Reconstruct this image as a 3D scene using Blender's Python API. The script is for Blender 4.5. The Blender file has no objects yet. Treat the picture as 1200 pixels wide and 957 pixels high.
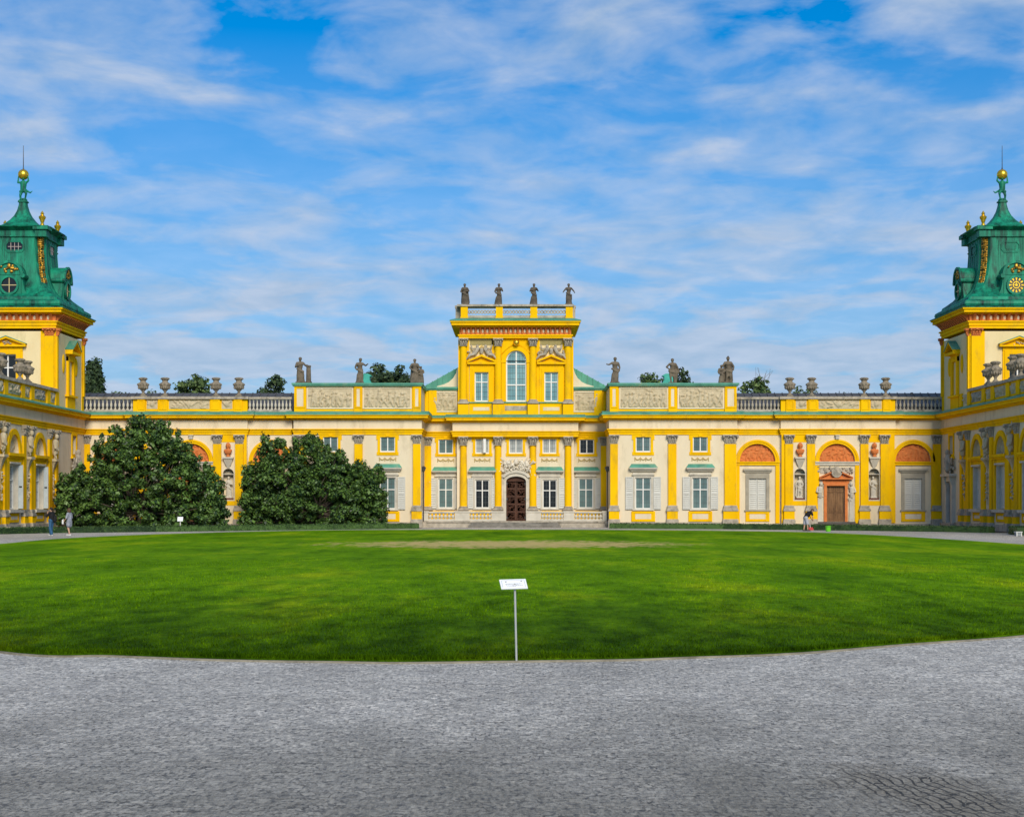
import bpy, bmesh, math, random
import numpy as np
from mathutils import Vector, Matrix, noise as mnoise

R = math.radians
SC = bpy.context.scene
COL = SC.collection

# ------------------------------------------------------------------ camera, sky, sun, exposure
F, CX, HY, H = 1900.0, 604.0, 588.0, 2.0          # focal length in photo pixels, vanishing point, eye height
cam_d = bpy.data.cameras.new('camera')
cam_d.sensor_width = 36.0
cam_d.lens = 36.0 * F / 1200.0
cam_d.shift_x = -(CX - 600.0) / 1200.0
cam_d.shift_y = (HY - 478.5) / 1200.0
cam_d.clip_end = 6000
cam = bpy.data.objects.new('camera', cam_d)
cam.location = (0, 0, H)
cam.rotation_euler = (R(90), 0, 0)
COL.objects.link(cam)
SC.camera = cam
SC.view_settings.view_transform = 'Standard'
SC.view_settings.look = 'None'
SC.view_settings.exposure = 0.36
SC.view_settings.gamma = 1.0
SC.view_settings.use_curve_mapping = False

SUN_EL, SUN_AZ = R(31), R(167)                    # azimuth clockwise from +Y: the sun stands behind the camera, to the right
world = bpy.data.worlds.new('World')
SC.world = world
world.use_nodes = True
wn, wl = world.node_tree.nodes, world.node_tree.links
bg = wn['Background']
bg.inputs['Strength'].default_value = 0.10
sky = wn.new('ShaderNodeTexSky')
sky.sky_type = 'NISHITA'
sky.sun_disc = False
sky.sun_elevation = SUN_EL
sky.sun_rotation = SUN_AZ
sky.air_density = 1.0
sky.dust_density = 0.3
sky.ozone_density = 3.0
tc = wn.new('ShaderNodeTexCoord')
sep = wn.new('ShaderNodeSeparateXYZ')
wl.new(tc.outputs['Generated'], sep.inputs[0])
def wmath(op, a, b=None, clamp=False):
    n = wn.new('ShaderNodeMath'); n.operation = op; n.use_clamp = clamp
    for i, v in enumerate((a, b)):
        if v is None: continue
        if isinstance(v, (int, float)): n.inputs[i].default_value = v
        else: wl.new(v, n.inputs[i])
    return n.outputs[0]
zc = wmath('MAXIMUM', sep.outputs['Z'], 0.0)
zp = wmath('ADD', zc, 0.13)
cu_ = wmath('DIVIDE', sep.outputs['X'], zp)
cv_ = wmath('DIVIDE', sep.outputs['Y'], zp)
comb = wn.new('ShaderNodeCombineXYZ')
wl.new(cu_, comb.inputs[0]); wl.new(cv_, comb.inputs[1])
def wnoise(scale, loc, detail, rough, dist):
    m = wn.new('ShaderNodeMapping'); m.inputs['Location'].default_value = loc
    m.inputs['Scale'].default_value = (scale[0], scale[1], 1)
    wl.new(comb.outputs[0], m.inputs[0])
    n = wn.new('ShaderNodeTexNoise'); n.inputs['Scale'].default_value = 1
    n.inputs['Detail'].default_value = detail; n.inputs['Roughness'].default_value = rough
    n.inputs['Distortion'].default_value = dist
    wl.new(m.outputs[0], n.inputs['Vector'])
    return n.outputs[0]
n1 = wnoise((2.5, 2.6), (5.3, 0.9, 0), 7, 0.53, 0.6)
n2 = wnoise((7.0, 6.0), (7.7, 2.2, 0), 5, 0.55, 0.3)
mix = wmath('ADD', wmath('MULTIPLY', n1, 0.72), wmath('MULTIPLY', n2, 0.28))
ramp = wn.new('ShaderNodeValToRGB')
ramp.color_ramp.elements[0].position = 0.43; ramp.color_ramp.elements[0].color = (0, 0, 0, 1)
ramp.color_ramp.elements[1].position = 0.64; ramp.color_ramp.elements[1].color = (1, 1, 1, 1)
e_ = ramp.color_ramp.elements.new(0.505); e_.color = (.42, .42, .42, 1)
wl.new(mix, ramp.inputs[0])
# the cloud veil thickens towards the horizon, where one looks through more of it
veil = wmath('MULTIPLY', wmath('SUBTRACT', 1.0, wmath('MULTIPLY', zc, 3.6), True), 1.0)
cov = wmath('MAXIMUM', wmath('MULTIPLY', ramp.outputs[0], 0.86), wmath('ADD', wmath('MULTIPLY', ramp.outputs[0], 0.5), veil), True)
cov = wmath('MINIMUM', cov, 0.93)
tint = wn.new('ShaderNodeMix'); tint.data_type = 'RGBA'; tint.blend_type = 'MULTIPLY'
tint.inputs[0].default_value = 1.0
wl.new(sky.outputs[0], tint.inputs[6])
tint.inputs[7].default_value = (0.0, 0.56, 0.96, 1)
cloudc = wn.new('ShaderNodeMix'); cloudc.data_type = 'RGBA'
wl.new(n2, cloudc.inputs[0])
cloudc.inputs[6].default_value = (1.95, 3.2, 4.8, 1)
cloudc.inputs[7].default_value = (5.1, 5.5, 6.5, 1)
wmix = wn.new('ShaderNodeMix'); wmix.data_type = 'RGBA'
wl.new(cov, wmix.inputs[0])
wl.new(tint.outputs[2], wmix.inputs[6]); wl.new(cloudc.outputs[2], wmix.inputs[7])
wl.new(wmix.outputs[2], bg.inputs['Color'])

sun_d = bpy.data.lights.new('sun', 'SUN')
sun_d.energy = 2.85
sun_d.angle = R(26)
sun_d.color = (1.0, 0.90, 0.74)
sun = bpy.data.objects.new('sun', sun_d)
sdir = Vector((math.sin(SUN_AZ) * math.cos(SUN_EL), math.cos(SUN_AZ) * math.cos(SUN_EL), math.sin(SUN_EL)))
sun.rotation_euler = sdir.to_track_quat('Z', 'Y').to_euler()
sun.location = sdir * 200
COL.objects.link(sun)

# ------------------------------------------------------------------ materials
def mat(name, c1, c2=None, rough=0.8, scale=1.5, stretch=(1, 1, 1), bump=0.0, bscale=25.0, metallic=0.0,
        spec=0.3, island=0.0, dirt=None, dirt_scale=1.0, dirt_at=(0.52, 0.7)):
    m = bpy.data.materials.new(name); m.use_nodes = True
    nt = m.node_tree; N, L = nt.nodes, nt.links
    b = N['Principled BSDF']
    b.inputs['Roughness'].default_value = rough
    b.inputs['Metallic'].default_value = metallic
    b.inputs['Specular IOR Level'].default_value = spec
    t = N.new('ShaderNodeTexCoord')
    mp = N.new('ShaderNodeMapping'); mp.inputs['Scale'].default_value = stretch
    L.new(t.outputs['Object'], mp.inputs[0])
    n = N.new('ShaderNodeTexNoise'); n.inputs['Scale'].default_value = scale
    n.inputs['Detail'].default_value = 6; n.inputs['Roughness'].default_value = 0.62
    L.new(mp.outputs[0], n.inputs['Vector'])
    if c2 is None: c2 = tuple(x * 0.86 for x in c1)
    r = N.new('ShaderNodeValToRGB')
    r.color_ramp.elements[0].position = 0.32; r.color_ramp.elements[0].color = (*c2, 1)
    r.color_ramp.elements[1].position = 0.66; r.color_ramp.elements[1].color = (*c1, 1)
    fac = n.outputs[0]
    if island > 0:
        g = N.new('ShaderNodeNewGeometry')
        mx = N.new('ShaderNodeMath'); mx.operation = 'MULTIPLY_ADD'
        L.new(g.outputs['Random Per Island'], mx.inputs[0]); mx.inputs[1].default_value = island
        sb = N.new('ShaderNodeMath'); sb.operation = 'MULTIPLY_ADD'
        L.new(fac, sb.inputs[0]); sb.inputs[1].default_value = 1.0 - 0.4 * island; sb.inputs[2].default_value = -0.3 * island
        L.new(sb.outputs[0], mx.inputs[2])
        fac = mx.outputs[0]
    L.new(fac, r.inputs[0])
    out = r.outputs[0]
    if dirt is not None:
        n3 = N.new('ShaderNodeTexNoise'); n3.inputs['Scale'].default_value = dirt_scale
        n3.inputs['Detail'].default_value = 8; n3.inputs['Roughness'].default_value = 0.7
        L.new(mp.outputs[0], n3.inputs['Vector'])
        r3 = N.new('ShaderNodeValToRGB')
        r3.color_ramp.elements[0].position = dirt_at[0]; r3.color_ramp.elements[0].color = (0, 0, 0, 1)
        r3.color_ramp.elements[1].position = dirt_at[1]; r3.color_ramp.elements[1].color = (1, 1, 1, 1)
        L.new(n3.outputs[0], r3.inputs[0])
        mm = N.new('ShaderNodeMix'); mm.data_type = 'RGBA'
        L.new(r3.outputs[0], mm.inputs[0]); L.new(out, mm.inputs[6]); mm.inputs[7].default_value = (*dirt, 1)
        out = mm.outputs[2]
    L.new(out, b.inputs['Base Color'])
    if bump > 0:
        n2 = N.new('ShaderNodeTexNoise'); n2.inputs['Scale'].default_value = bscale; n2.inputs['Detail'].default_value = 4
        L.new(t.outputs['Object'], n2.inputs['Vector'])
        bp = N.new('ShaderNodeBump'); bp.inputs['Strength'].default_value = bump; bp.inputs['Distance'].default_value = 0.03
        L.new(n2.outputs[0], bp.inputs['Height']); L.new(bp.outputs[0], b.inputs['Normal'])
    return m

YEL = mat('yellow_plaster', (0.90, 0.54, 0.006), (0.82, 0.45, 0.004), 0.9, 0.7, (1, 1, 0.35), 0.15, 18, spec=0.03, dirt=(0.50, 0.29, 0.03), dirt_scale=1.3, dirt_at=(0.52, 0.78))
CRM = mat('cream_plaster', (0.76, 0.66, 0.48), (0.69, 0.58, 0.40), 0.9, 0.6, (1, 1, 0.3), 0.12, 18, spec=0.05, dirt=(0.50, 0.42, 0.28), dirt_scale=1.3, dirt_at=(0.52, 0.78))
CRY = mat('buttery_plaster', (0.80, 0.66, 0.38), (0.70, 0.56, 0.30), 0.9, 0.6, (1, 1, 0.3), 0.12, 18, spec=0.05, dirt=(0.55, 0.44, 0.24), dirt_scale=0.8, dirt_at=(0.55, 0.78))
STO = mat('grey_stone', (0.50, 0.44, 0.35), (0.30, 0.265, 0.21), 0.85, 2.5, bump=0.4, bscale=14, dirt=(0.13, 0.115, 0.09), dirt_scale=1.6)
RLF = mat('relief_stone', (0.58, 0.49, 0.33), (0.44, 0.36, 0.23), 0.85, 3.0, bump=0.3, bscale=14)
LST = mat('light_stone', (0.62, 0.57, 0.47), (0.48, 0.44, 0.36), 0.8, 1.4, bump=0.25, bscale=16, dirt=(0.30, 0.27, 0.22), dirt_scale=1.2, dirt_at=(0.56, 0.78))
STAT = mat('statue_stone', (0.23, 0.185, 0.13), (0.095, 0.078, 0.058), 0.9, 3.5, bump=0.5, bscale=12, dirt=(0.05, 0.043, 0.035), dirt_scale=1.7, dirt_at=(0.48, 0.66))
STAD = mat('dark_statue_stone', (0.14, 0.115, 0.085), (0.06, 0.05, 0.04), 0.9, 3.5, bump=0.5, bscale=12)
COP = mat('copper_patina', (0.11, 0.36, 0.25), (0.06, 0.22, 0.16), 0.65, 1.2, (1, 1, 0.4), 0.2, 8, dirt=(0.20, 0.33, 0.22), dirt_scale=1.5)
CPD = mat('dark_copper_patina', (0.006, 0.29, 0.16), (0.002, 0.10, 0.065), 0.6, 2.2, (1, 1, 0.14), 0.25, 6, spec=0.3, dirt=(0.003, 0.026, 0.022), dirt_scale=1.6, dirt_at=(0.49, 0.64))
TER = mat('terracotta', (0.66, 0.215, 0.06), (0.52, 0.15, 0.04), 0.85, 3.0, bump=0.3, bscale=12)
GLR = mat('aged_gilding', (0.62, 0.36, 0.045), (0.30, 0.16, 0.02), 0.42, 9.0, metallic=0.7, bump=0.4, bscale=14, dirt=(0.05, 0.05, 0.025), dirt_scale=6.0, dirt_at=(0.5, 0.6))
GLD = mat('gilding', (0.95, 0.62, 0.06), (0.80, 0.45, 0.03), 0.28, 4.0, metallic=0.85, bump=0.15, bscale=9)
WHT = mat('white_paint', (0.78, 0.77, 0.72), (0.70, 0.69, 0.65), 0.5, 2.0)
SHT = mat('grey_white_paint', (0.62, 0.61, 0.55), (0.52, 0.51, 0.46), 0.6, 1.2, (1, 1, 0.4))
TAN = mat('tan_stucco', (.58, .44, .20), (.44, .32, .13), .85, 3, bump=.2)
GLS = mat('green_grey_glass', (0.13, 0.20, 0.19), (0.07, 0.12, 0.12), 0.12, 0.8, spec=0.7)
GLB = mat('blue_green_glass', (0.20, 0.36, 0.38), (0.11, 0.24, 0.27), 0.1, 0.7, spec=0.8)
GLD_K = mat('dark_glass', (0.012, 0.014, 0.014), (0.008, 0.008, 0.008), 0.1, 0.8, spec=0.5)
GLG = mat('curtained_glass', (0.42, 0.44, 0.42), (0.25, 0.28, 0.28), 0.15, 2.5, (1, 1, 0.15), spec=0.6)
LEAD = mat('lead_bars', (0.09, 0.10, 0.10), None, 0.5)
SLT = mat('dark_roof_sheet', (0.085, 0.08, 0.078), (0.05, 0.048, 0.046), 0.5, 1.5, spec=0.5)
WOD = mat('dark_carved_wood', (0.10, 0.042, 0.025), (0.045, 0.020, 0.012), 0.75, 5.0, (1, 1, 0.3), 0.3, 20)
WDB = mat('brown_wood', (0.24, 0.125, 0.05), (0.11, 0.052, 0.02), 0.55, 4.0, (2, 2, 0.3), 0.2, 20)
IRN = mat('dark_iron', (0.045, 0.045, 0.05), None, 0.5, 3.0, spec=0.5)
MRN = mat('red_marble', (0.17, 0.055, 0.035), None, 0.5, 3.0)
BARK = mat('bark', (0.14, 0.11, 0.085), (0.07, 0.055, 0.04), 0.9, 6, (1, 1, 0.3), 0.6, 12)
LF1 = mat('magnolia_leaf', (0.105, 0.195, 0.034), (0.010, 0.034, 0.009), 0.5, 0.9, spec=0.4, island=0.5)
LF2 = mat('park_leaf', (0.12, 0.18, 0.05), (0.035, 0.070, 0.022), 0.6, 0.7, island=0.5)
LF3 = mat('dark_park_leaf', (0.060, 0.10, 0.035), (0.016, 0.034, 0.014), 0.6, 0.7, island=0.5)
HDG = mat('hedge_leaf', (0.070, 0.135, 0.032), (0.016, 0.040, 0.013), 0.55, 1.5, island=0.5)
SOIL = mat('soil', (0.10, 0.085, 0.06), (0.05, 0.042, 0.03), 0.95, 2.0, bump=0.6, bscale=6)
FIELD = mat('park_ground', (0.10, 0.14, 0.05), (0.07, 0.10, 0.04), 0.95, 0.05)

# ------------------------------------------------------------------ mesh building
class MB:
    """collects shapes in a facade frame (u along the wall, v out of it, z up) and links them as one mesh"""
    def __init__(s, fr=None):
        s.v, s.f = [], []
        s.fr = fr or (0, 0, 0)
        c, sn = math.cos(s.fr[2]), math.sin(s.fr[2])
        s.c, s.s = c, sn
    def P(s, u, v, z):
        x, y = u, -v
        s.v.append((s.fr[0] + s.c * x - s.s * y, s.fr[1] + s.s * x + s.c * y, z))
        return len(s.v) - 1
    def frame(s, fr):
        s.fr = fr; s.c, s.s = math.cos(fr[2]), math.sin(fr[2]); return s
    def quad(s, *p):
        s.f.append([s.P(*q) for q in p]); return s
    def box(s, u0, u1, v0, v1, z0, z1, tu=0, tv=0):
        if u0 > u1: u0, u1 = u1, u0
        if v0 > v1: v0, v1 = v1, v0
        i = [s.P(u0, v0, z0), s.P(u1, v0, z0), s.P(u1, v1, z0), s.P(u0, v1, z0),
             s.P(u0 + tu, v0 + tv, z1), s.P(u1 - tu, v0 + tv, z1), s.P(u1 - tu, v1 - tv, z1), s.P(u0 + tu, v1 - tv, z1)]
        for q in ((0, 1, 2, 3), (4, 7, 6, 5), (0, 4, 5, 1), (1, 5, 6, 2), (2, 6, 7, 3), (3, 7, 4, 0)):
            s.f.append([i[k] for k in q])
        return s
    def prism(s, pts, v0, v1):                    # polygon in u,z extruded along v
        a = [s.P(u, v0, z) for u, z in pts]; b = [s.P(u, v1, z) for u, z in pts]
        s.f.append(a[::-1]); s.f.append(b)
        n = len(pts)
        for k in range(n): s.f.append([a[k], a[(k + 1) % n], b[(k + 1) % n], b[k]])
        return s
    def mould(s, pts, u0, u1):                    # polygon in v,z extruded along u
        a = [s.P(u0, v, z) for v, z in pts]; b = [s.P(u1, v, z) for v, z in pts]
        s.f.append(a); s.f.append(b[::-1])
        n = len(pts)
        for k in range(n): s.f.append([a[k], b[k], b[(k + 1) % n], a[(k + 1) % n]])
        return s
    def loft(s, rings, cap=True):                 # rings: lists of (u,v,z), all the same length
        idx = [[s.P(*p) for p in r] for r in rings]
        n = len(idx[0])
        for a, b in zip(idx, idx[1:]):
            for k in range(n): s.f.append([a[k], a[(k + 1) % n], b[(k + 1) % n], b[k]])
        if cap: s.f.append(idx[0][::-1]); s.f.append(idx[-1])
        return s
    def lathe(s, cu, cv, prof, seg=12, a0=0.0):
        return s.loft([[(cu + r * math.cos(a0 + 2 * math.pi * k / seg), cv + r * math.sin(a0 + 2 * math.pi * k / seg), z)
                        for k in range(seg)] for r, z in prof])
    def tube(s, p, q, r0, r1=None, seg=8, caps=2):
        r1 = r0 if r1 is None else r1
        p, q = Vector(p), Vector(q); d = q - p
        if d.length < 1e-6: return s
        d.normalize(); a = d.orthogonal().normalized(); b = d.cross(a)
        rings = []
        if caps:
            for t in range(caps, 0, -1):
                an = t / (caps + 0.35) * math.pi / 2
                rings.append((p - d * r0 * math.sin(an), r0 * math.cos(an)))
        rings += [(p, r0), (q, r1)]
        if caps:
            for t in range(1, caps + 1):
                an = t / (caps + 0.35) * math.pi / 2
                rings.append((q + d * r1 * math.sin(an), r1 * math.cos(an)))
        return s.loft([[tuple(c + (a * math.cos(2 * math.pi * k / seg) + b * math.sin(2 * math.pi * k / seg)) * r)
                        for k in range(seg)] for c, r in rings])
    def ell(s, c, r, seg=10, rings=6):
        if isinstance(r, (int, float)): r = (r, r, r)
        rr = []
        for t in range(rings + 1):
            an = -math.pi / 2 + math.pi * (t + 0.0) / rings
            an = max(-1.45, min(1.45, an))
            rr.append([(c[0] + r[0] * math.cos(an) * math.cos(2 * math.pi * k / seg),
                        c[1] + r[1] * math.cos(an) * math.sin(2 * math.pi * k / seg),
                        c[2] + r[2] * math.sin(an)) for k in range(seg)])
        return s.loft(rr)
    def path(s, pts, r, seg=8, caps=1):
        for a, b in zip(pts, pts[1:]): s.tube(a, b, r, r, seg, caps)
        return s
    def ring(s, cu, zs, r0, r1, v0, v1, kz=1.0, a0=0, a1=180, n=20):
        for k in range(n):
            t0, t1 = R(a0 + (a1 - a0) * k / n), R(a0 + (a1 - a0) * (k + 1) / n)
            q = [(cu + r0 * math.cos(t0), zs + r0 * kz * math.sin(t0)), (cu + r1 * math.cos(t0), zs + (r1 - r0 + r0 * kz) * math.sin(t0)),
                 (cu + r1 * math.cos(t1), zs + (r1 - r0 + r0 * kz) * math.sin(t1)), (cu + r0 * math.cos(t1), zs + r0 * kz * math.sin(t1))]
            s.prism(q, v0, v1)
        return s
    def frame_rect(s, u0, u1, z0, z1, w, v0, v1, bottom=True):
        s.box(u0, u0 + w, v0, v1, z0, z1); s.box(u1 - w, u1, v0, v1, z0, z1)
        s.box(u0 + w, u1 - w, v0, v1, z1 - w, z1)
        if bottom: s.box(u0 + w, u1 - w, v0, v1, z0, z0 + w)
        return s
    def wall(s, u0, u1, z0, z1, v=0.0, holes=(), depth=0.3):
        us = sorted({u0, u1, *[h[0] for h in holes], *[h[1] for h in holes]})
        zs = sorted({z0, z1, *[h[2] for h in holes], *[h[3] for h in holes]})
        us = [u for u in us if u0 <= u <= u1]; zs = [z for z in zs if z0 <= z <= z1]
        for a, b in zip(us, us[1:]):
            for c, d in zip(zs, zs[1:]):
                mu, mz = (a + b) / 2, (c + d) / 2
                if any(h[0] < mu < h[1] and h[2] < mz < h[3] for h in holes): continue
                s.quad((a, v, c), (b, v, c), (b, v, d), (a, v, d))
        for h in holes:
            dp = h[4] if len(h) > 4 else depth
            a, b, c, d = h[:4]
            s.quad((a, v, c), (a, v, d), (a, v - dp, d), (a, v - dp, c))
            s.quad((b, v, c), (b, v - dp, c), (b, v - dp, d), (b, v, d))
            s.quad((a, v, c), (a, v - dp, c), (b, v - dp, c), (b, v, c))
            s.quad((a, v, d), (b, v, d), (b, v - dp, d), (a, v - dp, d))
            if len(h) > 5 and h[5]:               # closed at the back
                s.quad((a, v - dp, c), (b, v - dp, c), (b, v - dp, d), (a, v - dp, d))
        return s
    def spandrel(s, cu, zs, r, kz, v, depth, n=18):
        zt = zs + r * kz
        for k in range(n):
            t0, t1 = math.pi * k / n, math.pi * (k + 1) / n
            a = (cu + r * math.cos(t0), zs + r * kz * math.sin(t0)); b = (cu + r * math.cos(t1), zs + r * kz * math.sin(t1))
            s.quad((a[0], v, a[1]), (a[0], v, zt), (b[0], v, zt), (b[0], v, b[1]))
            s.quad((a[0], v, a[1]), (b[0], v, b[1]), (b[0], v - depth, b[1]), (a[0], v - depth, a[1]))
        return s
    def grid(s, u0, u1, z0, z1, v, hgt):
        nz, nu = hgt.shape
        base = len(s.v)
        for j in range(nz):
            for i in range(nu):
                s.P(u0 + (u1 - u0) * i / (nu - 1), v + float(hgt[j, i]), z0 + (z1 - z0) * j / (nz - 1))
        for j in range(nz - 1):
            for i in range(nu - 1):
                a = base + j * nu + i
                s.f.append([a, a + 1, a + nu + 1, a + nu])
        return s
    def mesh(s, name, m, off=(0, 0, 0), angle=38):
        me = bpy.data.meshes.new(name)
        o = Vector(off)
        me.from_pydata([tuple(Vector(p) - o) for p in s.v], [], s.f)
        bm = bmesh.new(); bm.from_mesh(me); bmesh.ops.recalc_face_normals(bm, faces=bm.faces); bm.to_mesh(me); bm.free()
        if angle:
            me.shade_smooth(); me.set_sharp_from_angle(angle=R(angle))
        if m: me.materials.append(m)
        me.update()
        return me
    def build(s, name, m, parent=None, angle=38, loc=None):
        if loc is None: loc = ROOT.get(parent, Vector((0, 0, 0))) if parent else Vector((0, 0, 0))
        o = bpy.data.objects.new(name, s.mesh(name, m, loc, angle))
        COL.objects.link(o)
        if parent: o.parent = parent; ROOT[o] = Vector(loc)
        else: o.location = loc; ROOT[o] = Vector(loc)
        return o
ROOT = {}

def tag(o, label=None, cat=None, group=None, kind=None):
    if label: o['label'] = label
    if cat: o['category'] = cat
    if group: o['group'] = group
    if kind: o['kind'] = kind
    return o
def empty(name, loc, label, cat, group=None):
    o = bpy.data.objects.new(name, None); COL.objects.link(o)
    o.location = loc; o.empty_display_size = 0.3
    ROOT[o] = Vector(loc)
    return tag(o, label, cat, group)
def child(name, me, parent, wloc, rot=0.0, scale=(1, 1, 1)):       # a part sharing mesh data, placed at a world point
    o = bpy.data.objects.new(name, me); COL.objects.link(o)
    o.parent = parent
    o.location = Vector(wloc) - ROOT[parent]; o.rotation_euler = (0, 0, rot); o.scale = scale
    ROOT[o] = Vector(wloc)
    return o
def wp(fr, u, v, z):
    c, sn = math.cos(fr[2]), math.sin(fr[2])
    return Vector((fr[0] + c * u + sn * v, fr[1] + sn * u - c * v, z))
def remesh(mb, name, m, voxel, smooth=3):
    me = mb.mesh(name + '_raw', None, angle=0)
    o = bpy.data.objects.new('tmp', me); COL.objects.link(o)
    r = o.modifiers.new('r', 'REMESH'); r.mode = 'VOXEL'; r.voxel_size = voxel
    sm = o.modifiers.new('s', 'SMOOTH'); sm.iterations = smooth; sm.factor = 0.5
    bpy.context.view_layer.update()
    dg = bpy.context.evaluated_depsgraph_get()
    me2 = bpy.data.meshes.new_from_object(o.evaluated_get(dg))
    bpy.data.objects.remove(o); bpy.data.meshes.remove(me)
    me2.name = name
    me2.materials.clear(); me2.materials.append(m)
    me2.shade_smooth()
    return me2

D = F / 15.0                                       # distance of the main facade: 15 photo pixels per metre
DC = 131.0                                         # the recessed centre
def xx(px, Y=D): return (px - CX) * Y / F
def zz(py, Y=D): return H + (HY - py) * Y / F
XL, XR = -33.75, 33.35                             # courtyard faces of the two wings

# ------------------------------------------------------------------ reliefs
def relief(wu, wz, seed, depth=0.13, step=0.055, kind='figures'):
    rs = random.Random(seed)
    nu, nz = max(6, int(wu / step)), max(6, int(wz / step))
    U, Zg = np.meshgrid(np.linspace(0, wu, nu), np.linspace(0, wz, nz))
    hgt = np.zeros_like(U)
    def cap(a, b, r, d):
        ax, az = a; bx, bz = b
        vx, vz = bx - ax, bz - az
        l2 = vx * vx + vz * vz + 1e-9
        t = np.clip(((U - ax) * vx + (Zg - az) * vz) / l2, 0, 1)
        q = ((U - ax - t * vx) ** 2 + (Zg - az - t * vz) ** 2) / (r * r)
        np.maximum(hgt, d * np.sqrt(np.clip(1 - q, 0, 1)), out=hgt)
    if kind == 'figures':
        n = max(1, int(wu / 0.42))
        for k in range(n):
            x = (k + 0.5 + rs.uniform(-.4, .4)) * wu / n
            hh = wz * rs.uniform(0.62, 0.9); lean = rs.uniform(-.22, .22)
            r = min(0.11, wz * 0.09)
            hd = (x + lean, hh); hip = (x, hh * 0.5)
            cap(hd, hd, r * 1.1, depth); cap((x + lean * .8, hh - r * 2.2), hip, r * 1.25, depth * .95)
            for sgn in (-1, 1):
                kn = (x + sgn * rs.uniform(.02, .2), hh * .27)
                cap(hip, kn, r * .8, depth * .85); cap(kn, (kn[0] + rs.uniform(-.15, .15), 0.04), r * .65, depth * .75)
                el = (x + sgn * rs.uniform(.12, .3), hh * rs.uniform(.5, .8))
                cap((x + lean * .8, hh - r * 2.4), el, r * .6, depth * .8)
                cap(el, (el[0] + rs.uniform(-.2, .25), el[1] + rs.uniform(-.2, .3)), r * .5, depth * .75)
        for k in range(int(wu * 5)):
            a = (rs.uniform(0, wu), rs.uniform(0, wz * .95)); an = rs.uniform(0, 6.28); l = rs.uniform(.08, .35)
            cap(a, (a[0] + l * math.cos(an), a[1] + l * math.sin(an)), rs.uniform(.03, .07), depth * rs.uniform(.35, .7))
    elif kind == 'lace':
        for k in range(int(wu * wz * 90)):
            a = (rs.uniform(0, wu), rs.uniform(0, wz)); an = rs.uniform(0, 6.28); l = rs.uniform(.03, .12)
            cap(a, (a[0] + l * math.cos(an), a[1] + l * math.sin(an)), rs.uniform(.018, .03), depth)
    else:                                          # trophies and scrolls fanning out from the middle
        for k in range(int(wu * 9)):
            a = (rs.uniform(.1, .9) * wu, rs.uniform(.1, .9) * wz)
            dx = a[0] - wu / 2; an = math.atan2(wz * .3, dx) + rs.uniform(-.7, .7)
            l = rs.uniform(.15, .5)
            cap(a, (a[0] + l * math.cos(an), a[1] + l * math.sin(an)), rs.uniform(.03, .07), depth * rs.uniform(.5, 1))
        cap((wu / 2, wz * .5), (wu / 2, wz * .55), wz * .28, depth)
    e = 0.05
    edge = np.minimum(np.minimum(U, wu - U), np.minimum(Zg, wz - Zg))
    return hgt * np.clip(edge / e, 0, 1)
def relief_part(fr, root, u0, u1, z0, z1, v, seed, m, depth=0.13, kind='figures', step=0.055, name='relief_panel', frame_m=None):
    if u0 > u1: u0, u1 = u1, u0
    mb = MB(fr); mb.grid(u0, u1, z0, z1, v, relief(u1 - u0, z1 - z0, seed, depth, step, kind))
    o = mb.build(name, m, root, angle=70)
    return o

# ------------------------------------------------------------------ architectural parts
CAPS = {}
def capital_mesh(w, h, proj, m):
    key = (round(w, 2), round(h, 2), round(proj, 2), m.name)
    if key in CAPS: return CAPS[key]
    b = MB()
    v0 = -0.02
    b.loft([[(-w * k, v0, z), (w * k, v0, z), (w * k, proj * q, z), (-w * k, proj * q, z)]
            for k, q, z in ((.46, .9, 0), (.47, .95, h * .45), (.53, 1.1, h * .78), (.60, 1.3, h * .86))])
    b.box(-w * .52, w * .52, v0, proj * 1.1, 0, h * .07)
    b.box(-w * .68, w * .68, v0, proj + .20, h * .87, h)
    b.box(-w * .10, w * .10, proj, proj + .25, h * .80, h * .985)
    n = 4
    for k in range(n):
        cu = w * (-.44 + .88 * (k + .5) / n)
        b.ell((cu, proj + .02, h * .25), (w * .12, .07, h * .17), 6, 4)
        b.ell((cu, proj + .09, h * .38), (w * .09, .05, h * .055), 6, 4)
    for k in range(3):
        cu = w * (-.48 + .96 * (k + .5) / 3)
        b.ell((cu, proj + .05, h * .52), (w * .13, .07, h * .17), 6, 4)
        b.ell((cu, proj + .13, h * .65), (w * .10, .05, h * .055), 6, 4)
    for sg in (-1, 1):
        b.tube((sg * w * .55, 0, h * .75), (sg * w * .58, proj + .16, h * .75), w * .115, w * .115, 8, 1)
        b.tube((sg * w * .18, proj, h * .74), (sg * w * .20, proj + .13, h * .74), w * .08, w * .08, 8, 1)
        b.tube((sg * w * .5, proj * .5, h * .35), (sg * w * .53, proj * .5, h * .6), w * .06, w * .09, 6, 1)
    CAPS[key] = b.mesh('capital', m)
    return CAPS[key]

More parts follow.
